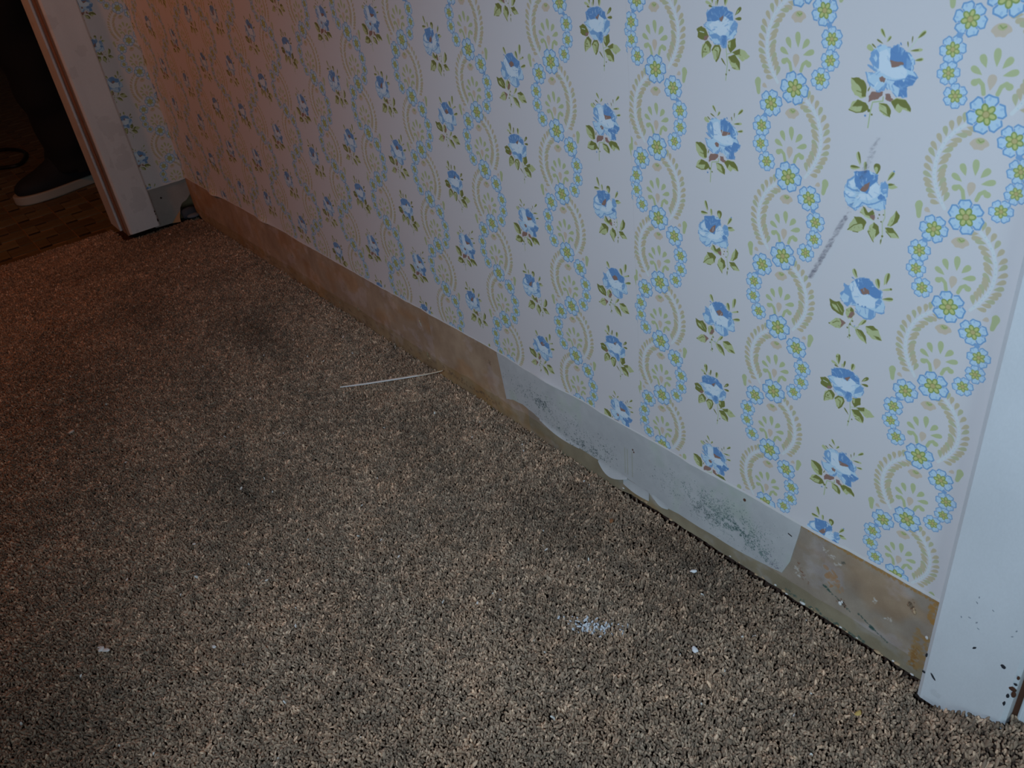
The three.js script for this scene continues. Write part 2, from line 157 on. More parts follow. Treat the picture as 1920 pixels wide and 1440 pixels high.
      ['p', 'M', 398, 708, 500, 720, 590, 790, 660, 800, 722, 842, 692, 964, 640, 964, 590, 882, 540, 804, 440, 772], ['p', 'L', 430, 770, 520, 800, 560, 860, 490, 850], ['p', 'M', 788, 742, 852, 698, 916, 740, 894, 802, 820, 822, 738, 852], ['s', 'M', 12, 320, 560, 400, 640, 440, 670], ['p', 'D', 640, 800, 700, 820, 690, 900, 640, 940, 610, 880]] }];
  const spray = (s) => {
    const f = (x, y) => [s.M[0] * x + s.M[1] * y + s.M[2], s.M[3] * x + s.M[4] * y + s.M[5]], k = 0.05; let petals = null;
    const dabs = (q, cols, n, w) => { let ax = 1e9, bx = -1e9, ay = 1e9, by = -1e9; for (const a of q) { ax = Math.min(ax, a[0]); bx = Math.max(bx, a[0]); ay = Math.min(ay, a[1]); by = Math.max(by, a[1]); } const mx = (ax + bx) / 2, my = (ay + by) / 2; g.save(); path(q); g.clip(); for (let i = 0; i < n; i++) { const x = lerp(ax, bx, R()), y = lerp(ay, by, R()), a = Math.atan2(y - my, x - mx) + (R() - 0.5) * 1.2, l = w * (1 + 2 * R()); g.globalAlpha = 0.35 + 0.4 * R(); line([[x, y], [x + Math.cos(a) * l, y + Math.sin(a) * l]], w * (0.3 + 0.5 * R()), cols[Math.floor(R() * cols.length)]); } g.restore(); g.globalAlpha = 1; };
    const pairs = (a) => { const o = []; for (let i = 0; i < a.length; i += 2) o.push(f(a[i], a[i + 1])); return o; };
    for (const e of s.d) {
      const col = INK[e[1]] || e[1];
      if (e[0] === 'p') { const q = pairs(e.slice(2)); const o = []; q.forEach((a, i) => { const b = q[(i + 1) % q.length], jt = e[1] === 'L' && e.length > 30 ? 1.5 : 0.7; o.push(a, [lerp(a[0], b[0], 0.15), lerp(a[1], b[1], 0.15)], [lerp(a[0], b[0], 0.4) + (R() - 0.5) * jt, lerp(a[1], b[1], 0.4) + (R() - 0.5) * jt], [lerp(a[0], b[0], 0.62) + (R() - 0.5) * jt, lerp(a[1], b[1], 0.62) + (R() - 0.5) * jt], [lerp(a[0], b[0], 0.85), lerp(a[1], b[1], 0.85)]); }); poly(o, col); if (e[1] === 'L' && e.length > 30) { petals = o; for (let i = 0; i < o.length - 5; i += 4 + Math.floor(R() * 5)) line(o.slice(i, i + 4), 0.45 + 0.4 * R(), INK.M); } if (e[1] === 'GL') dabs(o, [INK.GD, INK.GD, '#dadfb6', '#a3a86a'], 12, 0.8); if (e[1] === 'D') dabs(o, ['#6b96c4', '#92b9de', '#6590c2'], 14, 1.3); }
      else if (e[0] === 's') line(pairs(e.slice(3)), e[2] * k, col);
      else if (e[0] === 'l') drop(...f(e[2], e[3]), ...f(e[4], e[5]), e[6] * k, col);
      else blob(...f(e[2], e[3]), e[4] * k, e[4] * k, 0, col);
    }
    if (petals) dabs(petals, [INK.L, INK.Wt, INK.M, '#a9cbe4', INK.M, '#e6f1f6'], 70, 1.25);
  };
  for (let n = -1; n <= 2; n++) for (let r = 0; r < 8; r++) { dx = -(n + 0.5) * W * 1000; dy = (0.187 - n * P - r * 1.25 * P + 10 * P) * 1000; dy = ((dy % (10 * P * 1000)) + 10 * P * 1000) % (10 * P * 1000); at(() => spray(sprays[r % 4])); }
  g.setTransform(1, 0, 0, 1, 0, 0);
  return c;
}
const paperTex = ctex(paperCanvas(), true);
const weave = dataTex(256, 256, (i, j) => { const v = 128 + (hash2(i, j >> 3, 3) - 0.5) * 90 + (hash2(i >> 2, j, 4) - 0.5) * 60; return [v, v, v]; }, false, true);
weave.repeat.set(8, 10);
const paperMat = new THREE.MeshStandardMaterial({ map: paperTex, roughness: 0.62, bumpMap: weave, bumpScale: 0.00005, side: THREE.DoubleSide });
const paperBack = std('#d9d6d2', 0.9);

// ───────────────────────── shared plain materials ─────────────────────────
const noiseGrey = dataTex(256, 256, (i, j) => { const v = 225 + (fbm(i / 24, j / 24, 9) - 0.5) * 30 + (hash2(i, j, 2) - 0.5) * 10; return [v, v, v]; }, true, true);
const paintTex = dataTex(512, 512, (i, j) => { const s = fbm(i / 60, j / 22, 31) > 0.66 ? -10 : 0; const v = 238 + (fbm(i / 50, j / 50, 12) - 0.5) * 16 + (hash2(i, j, 6) - 0.5) * 5 + s; return [v, v, v - 3]; }, true, true);
const whitePaint = std('#e6eaee', 0.45, { map: paintTex });
const woodTex = dataTex(256, 512, (i, j) => { const v = 0.75 + 0.35 * (fbm(i / 9, j / 120, 22) - 0.5) + 0.1 * (hash2(i, j >> 4, 8) - 0.5); return [178 * v, 134 * v, 106 * v]; }, true, true);
const bareWood = std('#ffffff', 0.7, { map: woodTex });
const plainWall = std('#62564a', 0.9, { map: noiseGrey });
const studWood = std('#a98d6a', 0.9, { map: noiseGrey }), plywood = std('#a88a63', 0.9, { map: noiseGrey });

// ───────────────────────── main wall ─────────────────────────
const wallBack = group('wall_back');
tag(wallBack, 'wall in cream paper printed with blue roses and vine stripes, skirting board removed', 'wall', null, 'structure');
mesh('wall_core', box(XL - WT, 0.112, -0.05, CEIL, -0.13, -0.07), studWood, wallBack);
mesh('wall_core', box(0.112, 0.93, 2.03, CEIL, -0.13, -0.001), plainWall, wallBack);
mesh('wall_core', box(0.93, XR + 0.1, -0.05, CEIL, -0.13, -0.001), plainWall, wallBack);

// bare strip where the skirting came off: two lengths of old wallboard, with nail holes cut through
const stripCanvas = (x0, x1, w, h, seed, base) => {
  const c = canvas(w, h), g = c.getContext('2d'), Y1 = 0.125, px = (x) => (x - x0) / (x1 - x0) * w, py = (y) => h - y / Y1 * h, k = w / (x1 - x0), R = rng(seed);
  const id = g.createImageData(w, h);
  for (let j = 0; j < h; j++) for (let i = 0; i < w; i++) {
    const x = x0 + i / w * (x1 - x0), y = (1 - j / h) * Y1;
    const a = fbm(x * 28, y * 34, seed), b = fbm(x * 90, y * 70, seed + 5), o = sstep(0.5, 0.72, fbm(x * 17 + 4, y * 26, seed + 9)), l = sstep(0.56, 0.72, fbm(x * 40, y * 44, seed + 14));
    const low = 0.023 + 0.006 * (fbm(x * 30, 2, seed + 2) - 0.5), band = y < low ? 1 : 0;
    let [r, q, u] = x < -0.5 && x0 > -1 ? [172, 148, 121] : base; const t = (a - 0.5) * 30 + (b - 0.5) * 22 + (hash2(i, j, 1) - 0.5) * 9;
    r += t; q += t; u += t * 0.9; r += 2 * o; q -= 8 * o; u -= 17 * o; r += 10 * l; q += 13 * l; u += 22 * l; if (band) { r -= 14; q -= 12; u -= 20; }
    const d = (j * w + i) * 4; id.data[d] = clamp(r, 0, 255); id.data[d + 1] = clamp(q, 0, 255); id.data[d + 2] = clamp(u, 0, 255); id.data[d + 3] = 255;
  }
  g.putImageData(id, 0, 0);
  return { c, g, px, py, k, R };
};
const near = stripCanvas(-0.72, 0.05, 2048, 332, 41, [160, 146, 128]), far = stripCanvas(XL, -0.72, 1400, 170, 77, [170, 146, 120]);
{ // stains copied where they are: green mould lines, amber glue runs, pale scraped flecks
  const { g, px, py, k, R } = near;
  const dots = (pts, r, col, n, sp) => { g.fillStyle = col; for (const [x, y] of pts) for (let i = 0; i < n; i++) { g.globalAlpha = 0.25 + 0.5 * R(); g.beginPath(); g.ellipse(px(x + (R() - 0.5) * sp), py(y + (R() - 0.5) * sp * 0.7), r * k * (0.4 + R()), r * k * (0.3 + 0.6 * R()), R() * 3, 0, 7); g.fill(); } g.globalAlpha = 1; };
  const seg = (a, b, n) => Array.from({ length: n }, (_, i) => [lerp(a[0], b[0], i / (n - 1)), lerp(a[1], b[1], i / (n - 1))]);
  dots(seg([-0.063, 0.043], [-0.035, 0.031], 12), 0.0009, '#3c5148', 4, 0.002); dots([[-0.061, 0.0425], [-0.0575, 0.0405]], 0.0018, '#3f5a50', 5, 0.002);
  dots(seg([-0.026, 0.034], [0.003, 0.0215], 14), 0.0009, '#3f554b', 4, 0.002); dots([[-0.0125, 0.0275]], 0.0018, '#35504a', 8, 0.004);
  dots(seg([-0.10, 0.006], [-0.02, 0.004], 10), 0.002, '#4c6156', 4, 0.007); dots([[-0.047, 0.083], [0.03, 0.012]], 0.0012, '#454a42', 5, 0.004);
  dots(seg([-0.09, 0.05], [-0.082, 0.035], 5), 0.0011, '#7c4f38', 4, 0.008);
  // old glue: ragged amber run beside the casing, darker rim under the paper, brown tint left of the grey patch
  dots(seg([0.031, 0.056], [0.029, 0.012], 16), 0.0030, '#a5824f', 4, 0.012); dots(seg([0.027, 0.035], [0.028, 0.014], 8), 0.0016, '#9a6c32', 5, 0.006); dots(seg([0.037, 0.098], [0.037, 0.075], 6), 0.003, '#b08346', 7, 0.010);
  dots(seg([-0.09, 0.0985], [0.04, 0.0985], 60), 0.0016, '#a97f45', 4, 0.004); dots(seg([-0.06, 0.062], [-0.05, 0.05], 4), 0.003, '#ad8257', 6, 0.014);
  g.globalAlpha = 1;
  dots([[-0.065, 0.086], [-0.059, 0.083], [-0.052, 0.078], [-0.092, 0.043], [-0.091, 0.037], [-0.0, 0.05], [-0.015, 0.061]], 0.0014, '#cfcac0', 7, 0.006);
  dots(seg([-0.70, 0.012], [-0.57, 0.01], 14), 0.0022, '#6f5a44', 5, 0.012);
}
{ const { g, px, py, k, R } = far; g.fillStyle = '#5f4a38'; for (let i = 0; i < 260; i++) { g.globalAlpha = 0.1 + 0.22 * R(); g.beginPath(); g.ellipse(px(lerp(XL, -0.72, R())), py(R() * R() * 0.03), (0.001 + 0.006 * R()) * k, (0.0006 + 0.0018 * R()) * k, 0, 0, 7); g.fill(); } g.globalAlpha = 1; }
function raggedStrip(x0, x1, holes, seed) {
  const s = new THREE.Shape(), R = rng(seed), n = Math.round((x1 - x0) / 0.004); s.moveTo(x0, 0.122);
  for (let i = 0; i <= n; i++) { const x = lerp(x0, x1, i / n); const b = -0.0075 * (1 - sstep(-0.36, -0.30, x)) + 0.0035 * fbm(x * 55, 1.5, seed) + 0.001 * (R() - 0.5) + (x < -1.69 ? sstep(-1.69, -1.755, x) * 0.012 : 0); s.lineTo(x, b); }
  s.lineTo(x1, 0.122); s.closePath();
  for (const [x, y, rx0, ry0, a] of holes) { const rx = rx0 * 1.5, ry = ry0 * 1.4, h = new THREE.Path(), m = 9; for (let i = 0; i < m; i++) { const t = -i / m * Math.PI * 2, q = 0.75 + 0.5 * R(), u = Math.cos(t) * rx * q, v = Math.sin(t) * ry * q; const X = x + u * Math.cos(a) - v * Math.sin(a), Y = y + u * Math.sin(a) + v * Math.cos(a); i ? h.lineTo(X, Y) : h.moveTo(X, Y); } h.closePath(); s.holes.push(h); }
  const g = new THREE.ExtrudeGeometry(s, { depth: 0.009, bevelEnabled: false, steps: 1 }); g.translate(0, 0, -0.009); return g;
}
const stripU = (x0, x1) => (g) => planarUV(g, (x) => (x - x0) / (x1 - x0), (x, y) => y / 0.125);
const holesNear = [[-0.0433, 0.0355, 0.0022, 0.0016, 0.5], [0.0165, 0.0795, 0.0016, 0.0028, 0.5], [-0.5742, 0.0754, 0.0009, 0.0016, 0.3], [-0.0412, 0.0333, 0.0011, 0.0009, 0]];
const holesFar = [[-0.7468, 0.0722, 0.0015, 0.0034, 0.35], [-0.7425, 0.0181, 0.0018, 0.0045, 0.35], [-0.9581, 0.0235, 0.0016, 0.0034, 0.4], [-1.2005, 0.0536, 0.0018, 0.0016, 0.2], [-1.0309, 0.012, 0.0013, 0.002, 0.2], [-0.7985, 0.0, 0.001, 0.001, 0]].slice(0, 5);
for (const [c, hs] of [[near, holesNear], [far, holesFar]]) { c.g.fillStyle = '#6a4630'; for (const [x, y, rx, ry] of hs) for (let i = 0; i < 16; i++) { const a = c.R() * 6.28, d = 0.7 + 1.3 * c.R(); c.g.globalAlpha = 0.25 + 0.35 * c.R(); c.g.beginPath(); c.g.ellipse(c.px(x + Math.cos(a) * rx * d * 1.4), c.py(y + Math.sin(a) * ry * d * 1.4), 0.0008 * c.k, 0.0006 * c.k, a, 0, 7); c.g.fill(); } c.g.globalAlpha = 1; }
const nearMat = std('#ffffff', 0.85, { map: ctex(near.c) }), farMat = std('#ffffff', 0.85, { map: ctex(far.c) });
const sNear = mesh('bare_wallboard', stripU(-0.72, 0.05)(raggedStrip(-0.72, 0.05, holesNear, 3)), nearMat, wallBack); sNear.userData.label = 'stained tan wallboard strip with nail holes';
const sFar = mesh('bare_wallboard', stripU(XL, -0.72)(raggedStrip(XL, -0.72, holesFar, 8)), farMat, wallBack); sFar.userData.label = 'brown bare wallboard strip running to the corner';
// crumbs hanging in the nail holes and torn paper tufts beside them
const crumbMat = std('#d8d6d0', 0.9), tanCrumb = std('#b59a78', 0.9);
function crumb(r, seed, sx = 1, sy = 1, sz = 1) { const g = new THREE.IcosahedronGeometry(r, 1), p = g.attributes.position; for (let i = 0; i < p.count; i++) { const x = p.getX(i), y = p.getY(i), z = p.getZ(i), k = 0.7 + 0.6 * vnoise(x / r * 1.7 + seed * 3.1, y / r * 1.7 + z / r * 2.3, seed); p.setXYZ(i, x * k * sx, y * k * sy, z * k * sz); } const m = mergeVertices(g.deleteAttribute('uv').deleteAttribute('normal')); m.computeVertexNormals(); return m; }
for (const [x, y, r, s, m] of [[-0.0445, 0.0338, 0.0019, 1, crumbMat], [-0.0428, 0.0368, 0.0012, 2, crumbMat], [0.0205, 0.0752, 0.0019, 3, tanCrumb], [0.0195, 0.078, 0.0012, 4, tanCrumb], [-0.7476, 0.0768, 0.0017, 5, tanCrumb], [-0.738, 0.0155, 0.0014, 6, tanCrumb], [0.0345, 0.0555, 0.0016, 7, crumbMat]]) { const c = mesh('plaster_crumb', crumb(r, s, 0.8, 1.2, 0.7), m, wallBack); c.position.set(x, y, 0.0006); c.rotation.z = 0.5; }

// grey skim coat patch with mould, its lower edge torn and curling
{
  const x0 = -0.556, x1 = -0.09, w = 2048, h = 490, Y1 = 0.11, c = canvas(w, h), g = c.getContext('2d'), k = w / (x1 - x0), px = (x) => (x - x0) * k, py = (y) => h - y / Y1 * h, R = rng(17);
  const id = g.createImageData(w, h);
  for (let j = 0; j < h; j++) for (let i = 0; i < w; i++) { const x = x0 + i / k, y = (1 - j / h) * Y1; const t = (fbm(x * 22, y * 30, 60) - 0.5) * 18 + (fbm(x * 120, y * 120, 63) - 0.5) * 12 + (hash2(i, j, 5) - 0.5) * 7, gr = sstep(0.5, 0.75, fbm(x * 30, y * 26, 66)); const d = (j * w + i) * 4; id.data[d] = 190 + t - 6 * gr; id.data[d + 1] = 192 + t; id.data[d + 2] = 190 + t * 0.9 - 8 * gr; id.data[d + 3] = 255; }
  g.putImageData(id, 0, 0);
  const mould = (cx, cy, sx, sy, n, r, col, al) => { for (let i = 0; i < n; i++) { const a = (R() + R() + R() - 1.5) / 1.5, b = (R() + R() + R() - 1.5) / 1.5; const x = cx + a * sx, y = cy + b * sy - a * 0; if (fbm(x * 160, y * 160, 71) < 0.42) continue; g.globalAlpha = al * (0.3 + 0.7 * R()); g.fillStyle = col[Math.floor(R() * col.length)]; const q = r * k * (0.25 + R() * R()); g.beginPath(); g.ellipse(px(x), py(y), q, q * (0.7 + 0.8 * R()), R() * 3, 0, 7); g.fill(); } g.globalAlpha = 1; };
  const gk = ['#4a5856', '#39474a', '#526660', '#5a6a6c'], gg = ['#4d6b66', '#446059', '#5d7a73', '#3b5450'];
  mould(-0.49, 0.065, 0.07, 0.03, 420, 0.0010, gk, 0.5); mould(-0.47, 0.058, 0.02, 0.012, 130, 0.0014, gk, 0.7); mould(-0.43, 0.05, 0.12, 0.032, 900, 0.0009, gk, 0.5); mould(-0.385, 0.032, 0.06, 0.016, 520, 0.0010, gk, 0.75); mould(-0.36, 0.045, 0.04, 0.02, 240, 0.0009, gk, 0.55);
  mould(-0.19, 0.055, 0.095, 0.036, 3800, 0.0007, gg, 0.5); mould(-0.165, 0.047, 0.05, 0.018, 1500, 0.0008, gg, 0.7); mould(-0.205, 0.045, 0.04, 0.02, 700, 0.0008, gk, 0.6); mould(-0.135, 0.036, 0.03, 0.014, 420, 0.0009, gg, 0.6); mould(-0.12, 0.033, 0.02, 0.012, 120, 0.0009, ['#5c5f72'], 0.5); mould(-0.27, 0.05, 0.05, 0.02, 140, 0.0008, gk, 0.5);
  g.globalAlpha = 0.28; g.strokeStyle = '#8f9066'; g.lineWidth = 0.0016 * k; for (const x of [-0.32, -0.316, -0.3085]) { g.beginPath(); g.moveTo(px(x), py(0.068)); g.lineTo(px(x - 0.001), py(0.03)); g.stroke(); } g.globalAlpha = 1;
  g.fillStyle = '#5b3d2c'; for (const [x, y, r] of [[-0.1547, 0.0913, 0.0016], [-0.3072, 0.0712, 0.0011], [-0.3056, 0.0686, 0.0010]]) { g.beginPath(); g.ellipse(px(x), py(y), r * k, r * 1.3 * k, 0.4, 0, 7); g.fill(); }
  g.strokeStyle = '#1d1c1d'; g.lineWidth = 0.0013 * k; g.lineCap = 'butt'; g.beginPath(); g.moveTo(px(-0.1042), py(0.0812)); g.lineTo(px(-0.0998), py(0.0800)); g.stroke();
  const low = [[-0.545, 0.030], [-0.53, 0.036], [-0.51, 0.038], [-0.49, 0.035], [-0.474, 0.0315], [-0.45, 0.030], [-0.43, 0.0275], [-0.405, 0.024], [-0.38, 0.0235], [-0.362, 0.0245], [-0.34, 0.0255], [-0.32, 0.0235], [-0.30, 0.0225], [-0.285, 0.0235], [-0.278, 0.0165], [-0.262, 0.016], [-0.24, 0.0185], [-0.21, 0.018], [-0.18, 0.019], [-0.15, 0.0205], [-0.135, 0.0225], [-0.12, 0.0245], [-0.107, 0.0268]];
  const s = new THREE.Shape(); s.moveTo(-0.5535, 0.106); low.forEach(([x, y], i) => { s.lineTo(x, y); if (i < low.length - 1) { const b = low[i + 1]; for (const f of [0.33, 0.66]) s.lineTo(lerp(x, b[0], f), lerp(y, b[1], f) + (R() - 0.5) * 0.0012); } }); s.lineTo(-0.0995, 0.047); s.lineTo(-0.0965, 0.066); s.lineTo(-0.0925, 0.09); s.lineTo(-0.091, 0.106); s.closePath();
  const geo = new THREE.ExtrudeGeometry(s, { depth: 0.0007, bevelEnabled: false }); planarUV(geo, (x) => (x - x0) / (x1 - x0), (x, y) => y / Y1);
  const m = mesh('skim_coat', geo, std('#ffffff', 0.85, { map: ctex(c), side: THREE.DoubleSide }), wallBack); m.userData.label = 'grey skim coat speckled with green-black mould';
  // curling flaps: grids bent out from the wall
  const flap = (xa, xb, top, botFn, curl, col) => { const nx = 14, ny = 7, pos = [], uv = [], idx = []; for (let j = 0; j <= ny; j++) for (let i = 0; i <= nx; i++) { const x = lerp(xa, xb, i / nx), t = j / ny, b = botFn(i / nx), y = lerp(top(i / nx), b, t), e = Math.sin(Math.PI * clamp(i / nx)); pos.push(x, y, 0.0009 + curl * t * t * (0.25 + 0.75 * e)); uv.push((x - x0) / (x1 - x0), y / Y1); } for (let j = 0; j < ny; j++) for (let i = 0; i < nx; i++) { const a = j * (nx + 1) + i; idx.push(a, a + nx + 1, a + 1, a + 1, a + nx + 1, a + nx + 2); } const q = new THREE.BufferGeometry(); q.setAttribute('position', new THREE.Float32BufferAttribute(pos, 3)); q.setAttribute('uv', new THREE.Float32BufferAttribute(uv, 2)); q.setIndex(idx); q.computeVertexNormals(); const o = mesh('paper_flap', q, m.material, wallBack); o.userData.label = col; return o; };
  flap(-0.475, -0.40, (t) => lerp(0.034, 0.029, t), (t) => lerp(0.030, 0.0235, t) - 0.003 * Math.sin(Math.PI * t), 0.0022, 'torn paper lip lifting off the wall');
  flap(-0.366, -0.318, (t) => lerp(0.0275, 0.0255, t), (t) => 0.0225 - 0.0095 * Math.sin(Math.PI * Math.pow(t, 0.8)), 0.0042, 'rounded grey paper flap curling outwards');
  flap(-0.325, -0.284, (t) => lerp(0.0225, 0.0235, t), (t) => lerp(0.0115, 0.004, t) + 0.006 * t * t, 0.0014, 'scrap of grey paper hanging from the torn edge');
  flap(-0.279, -0.255, (t) => lerp(0.025, 0.021, t), (t) => lerp(0.0215, 0.0155, t) - 0.004 * Math.sin(Math.PI * t), 0.0016, 'small torn paper point');
}
// crumbled plaster grains along the carpet line
{ const R = rng(23); for (let i = 0; i < 24; i++) { const x = -0.33 + 0.365 * R(), g = mesh('plaster_crumb', crumb(0.0008 + 0.0016 * R() * R(), 30 + i, 1.6, 0.7, 0.8), R() < 0.25 ? crumbMat : tanCrumb, wallBack); g.position.set(x, 0.0022 + 0.003 * R(), 0.0006); } }

// wallpaper sheets
function paperSheet(xa, xb, bottom, lift, uFn, vFn, top = CEIL) {
  const nx = Math.max(8, Math.round((xb - xa) / 0.006)), ys = [0, 0.002, 0.006, 0.014, 0.03, 0.08, 0.3, 1], pos = [], uv = [], idx = [];
  for (let i = 0; i <= nx; i++) { const x = lerp(xa, xb, i / nx), b = bottom(x); for (let j = 0; j < ys.length; j++) { const y = lerp(b, top, ys[j]), z = 0.0011 + lift(x) * Math.exp(-(y - b) / 0.008); pos.push(x, y, z); uv.push(uFn(x, y), vFn(x, y)); } }
  const n = ys.length; for (let i = 0; i < nx; i++) for (let j = 0; j < n - 1; j++) { const a = i * n + j; idx.push(a, a + n, a + 1, a + 1, a + n, a + n + 1); }
  const g = new THREE.BufferGeometry(); g.setAttribute('position', new THREE.Float32BufferAttribute(pos, 3)); g.setAttribute('uv', new THREE.Float32BufferAttribute(uv, 2)); g.setIndex(idx); g.computeVertexNormals(); return g;
}
function tornLip(xa, xb, bottom, lift) {   // white paper core that shows where the sheet was cut along the old skirting
  const nx = Math.max(8, Math.round((xb - xa) / 0.004)), pos = [], idx = [];
  for (let i = 0; i <= nx; i++) { const x = lerp(xa, xb, i / nx), b = bottom(x), h = 0.0012 + 0.0016 * fbm(x * 70, 3, 91) + 0.0012 * sstep(-0.3, -0.1, x), z = 0.0011 + lift(x); pos.push(x, b + h, z + 0.0002, x, b + 0.0004, z + 0.0007, x, b, z + 0.0002, x, b, 0); }
  for (let i = 0; i < nx; i++) for (let j = 0; j < 3; j++) { const a = i * 4 + j; idx.push(a, a + 1, a + 4, a + 4, a + 1, a + 5); }
  const g = new THREE.BufferGeometry(); g.setAttribute('position', new THREE.Float32BufferAttribute(pos, 3)); g.setIndex(idx); g.computeVertexNormals(); return g;
}
const lipMat = std('#dcdad6', 0.9, { side: THREE.DoubleSide });
const cutLine = (x) => PAPER_Y + 0.0012 * Math.sin(x * 9 + 1) + 0.0022 * (fbm(x * 16, 0.5, 44) - 0.5) + 0.0012 * (fbm(x * 90, 0.5, 45) - 0.5) - 0.003 * sstep(-1.1, -1.7, x);
const liftAt = (x) => 0.0004 + 0.0012 * sstep(0.5, 0.8, fbm(x * 14, 7, 46)) + 0.006 * Math.exp(-Math.pow((x + 1.56) / 0.03, 2)) + 0.004 * Math.exp(-Math.pow((x + 1.30) / 0.025, 2)) + 0.003 * Math.exp(-Math.pow((x + 0.45) / 0.03, 2));
for (let k = 0; k < 4; k++) {
  const s0 = (-2.235 - 4 * k) * W, xa = Math.max(XL, s0 + 0.00005), xb = Math.min(0.05, s0 + 4 * W), yo = -4 * k * P - 0.0062 * k;
  const m = mesh('wallpaper_sheet', paperSheet(xa, xb, cutLine, liftAt, (x) => (x - s0) / (4 * W), (x, y) => (y - yo) / (10 * P)), paperMat, wallBack);
  m.userData.label = ['blue rose wallpaper sheet beside the door casing', 'blue rose wallpaper sheet with a smooth lower edge', 'blue rose wallpaper sheet towards the corner', 'blue rose wallpaper sheet ending in the corner'][k];
  mesh('torn_paper_edge', tornLip(xa, xb, cutLine, liftAt), lipMat, wallBack);
}
{ // grey pencil scuff across the paper (a real smear of graphite: thin alpha-edged film on the sheet)
  const w = 256, h = 1024, c = canvas(w, h), g = c.getContext('2d'), R = rng(77); g.clearRect(0, 0, w, h); g.fillStyle = '#000'; g.fillRect(0, 0, w, h);
  const line = [[0.86, 0.0], [0.62, 0.42], [0.3, 0.75], [0.05, 1.0]];
  for (let i = 0; i < 900; i++) { const t = R(), q = t * 3, a = Math.min(2, Math.floor(q)), f = q - a, x = lerp(line[a][0], line[a + 1][0], f), y = lerp(line[a][1], line[a + 1][1], f); const on = t < 0.2 ? 0.5 : t < 0.42 ? 0.12 : 1; if (R() > on) continue; g.fillStyle = `rgba(255,255,255,${0.03 + 0.06 * R()})`; g.beginPath(); g.ellipse((x + (R() - 0.5) * 0.07) * w * 0.9 + 10, y * h, 2 + 3 * R(), 4 + 9 * R(), 0.4, 0, 7); g.fill(); }
  const am = new THREE.CanvasTexture(c); const pg = new THREE.PlaneGeometry(0.056, 0.115); const m = mesh('pencil_smear', pg, std('#6d7184', 0.7, { alphaMap: am, transparent: true, polygonOffset: true, polygonOffsetFactor: -1 }), wallBack); m.position.set(-0.0815, 0.404, 0.0017); m.userData.label = 'grey pencil smear across a rose'; m.castShadow = false;
}

// ───────────────────────── left wall (return) with doorway ─────────────────────────
const wallLeft = group('wall_left');
tag(wallLeft, 'narrow papered return wall between the corner and the open doorway', 'wall', null, 'structure');
mesh('wall_core', box(XL - WT, XL - 0.055, -0.05, CEIL, -0.07, DOOR0 - 0.02), studWood, wallLeft);
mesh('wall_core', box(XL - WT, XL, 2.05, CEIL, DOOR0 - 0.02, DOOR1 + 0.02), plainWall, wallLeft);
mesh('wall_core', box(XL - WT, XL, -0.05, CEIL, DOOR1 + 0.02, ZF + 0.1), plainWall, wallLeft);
{
  const g = paperSheet(-0.0985, 0, (x) => 0.0915 + 0.002 * fbm(x * 60, 1, 5) + 0.10 * (x + 0.0) * 0.06, () => 0.0004, (x) => (x + 0.0178 + 2.235 * W) / (4 * W), (x, y) => (y + 0.0211) / (10 * P));
  const m = mesh('wallpaper_sheet', g, paperMat, wallLeft); m.rotation.y = Math.PI / 2; m.position.set(XL, 0, 0); m.userData.label = 'narrow wallpaper strip on the return wall';
  const l = mesh('torn_paper_edge', tornLip(-0.0985, 0, (x) => 0.0915 + 0.002 * fbm(x * 60, 1, 5) + 0.006 * x, () => 0.0006), lipMat, wallLeft); l.rotation.y = Math.PI / 2; l.position.set(XL, 0, 0);
  // bare board below, with the bottom corner broken away
  const s = new THREE.Shape(); s.moveTo(-0.1, 0.115); s.lineTo(-0.1, 0.004); s.lineTo(-0.062, 0.003); s.lineTo(-0.045, 0.006); s.lineTo(-0.036, 0.02); s.lineTo(-0.032, 0.032); s.lineTo(-0.024, 0.041); s.lineTo(-0.012, 0.045); s.lineTo(-0.004, 0.052); s.lineTo(0, 0.056); s.lineTo(0, 0.115); s.closePath();
  const b = new THREE.ExtrudeGeometry(s, { depth: 0.009, bevelEnabled: false }); b.translate(0, 0, -0.009); planarUV(b, (x) => (x + 0.1) * 4, (x, y) => y * 4);
  const bm = mesh('bare_wallboard', b, std('#b5aea6', 0.9, { map: noiseGrey }), wallLeft); bm.rotation.y = Math.PI / 2; bm.position.set(XL, 0, 0); bm.userData.label = 'grey bare wallboard with a broken corner';
  const nh = mesh('nail_hole', new THREE.CylinderGeometry(0.0022, 0.0022, 0.001, 10).rotateZ(Math.PI / 2), std('#2b1d18', 0.9), wallLeft); nh.position.set(XL + 0.0003, 0.0665, 0.066);
  // torn tan flap at the broken corner and grey wad of insulation inside it
  const f = new THREE.BufferGeometry(); f.setAttribute('position', new THREE.Float32BufferAttribute([0.002, 0.003, 0.062, 0.006, 0.0015, 0.043, 0.003, 0.012, 0.041, 0.001, 0.027, 0.034, 0.001, 0.012, 0.052], 3)); f.setIndex([0, 1, 4, 1, 2, 4, 2, 3, 4]); f.computeVertexNormals();
  const fl = mesh('torn_board_paper', f, std('#b08a64', 0.9, { side: THREE.DoubleSide }), wallLeft); fl.position.set(XL, 0, 0);
  const wad = mesh('insulation_wad', crumb(0.021, 61, 0.7, 0.8, 1.0), std('#3f4852', 0.95), wallLeft); wad.position.set(XL - 0.003, 0.012, 0.014);
  const wad2 = mesh('insulation_wad', crumb(0.010, 66, 1.1, 0.55, 1.5), std('#67717b', 0.95), wallLeft); wad2.position.set(XL + 0.012, 0.008, 0.012);
}
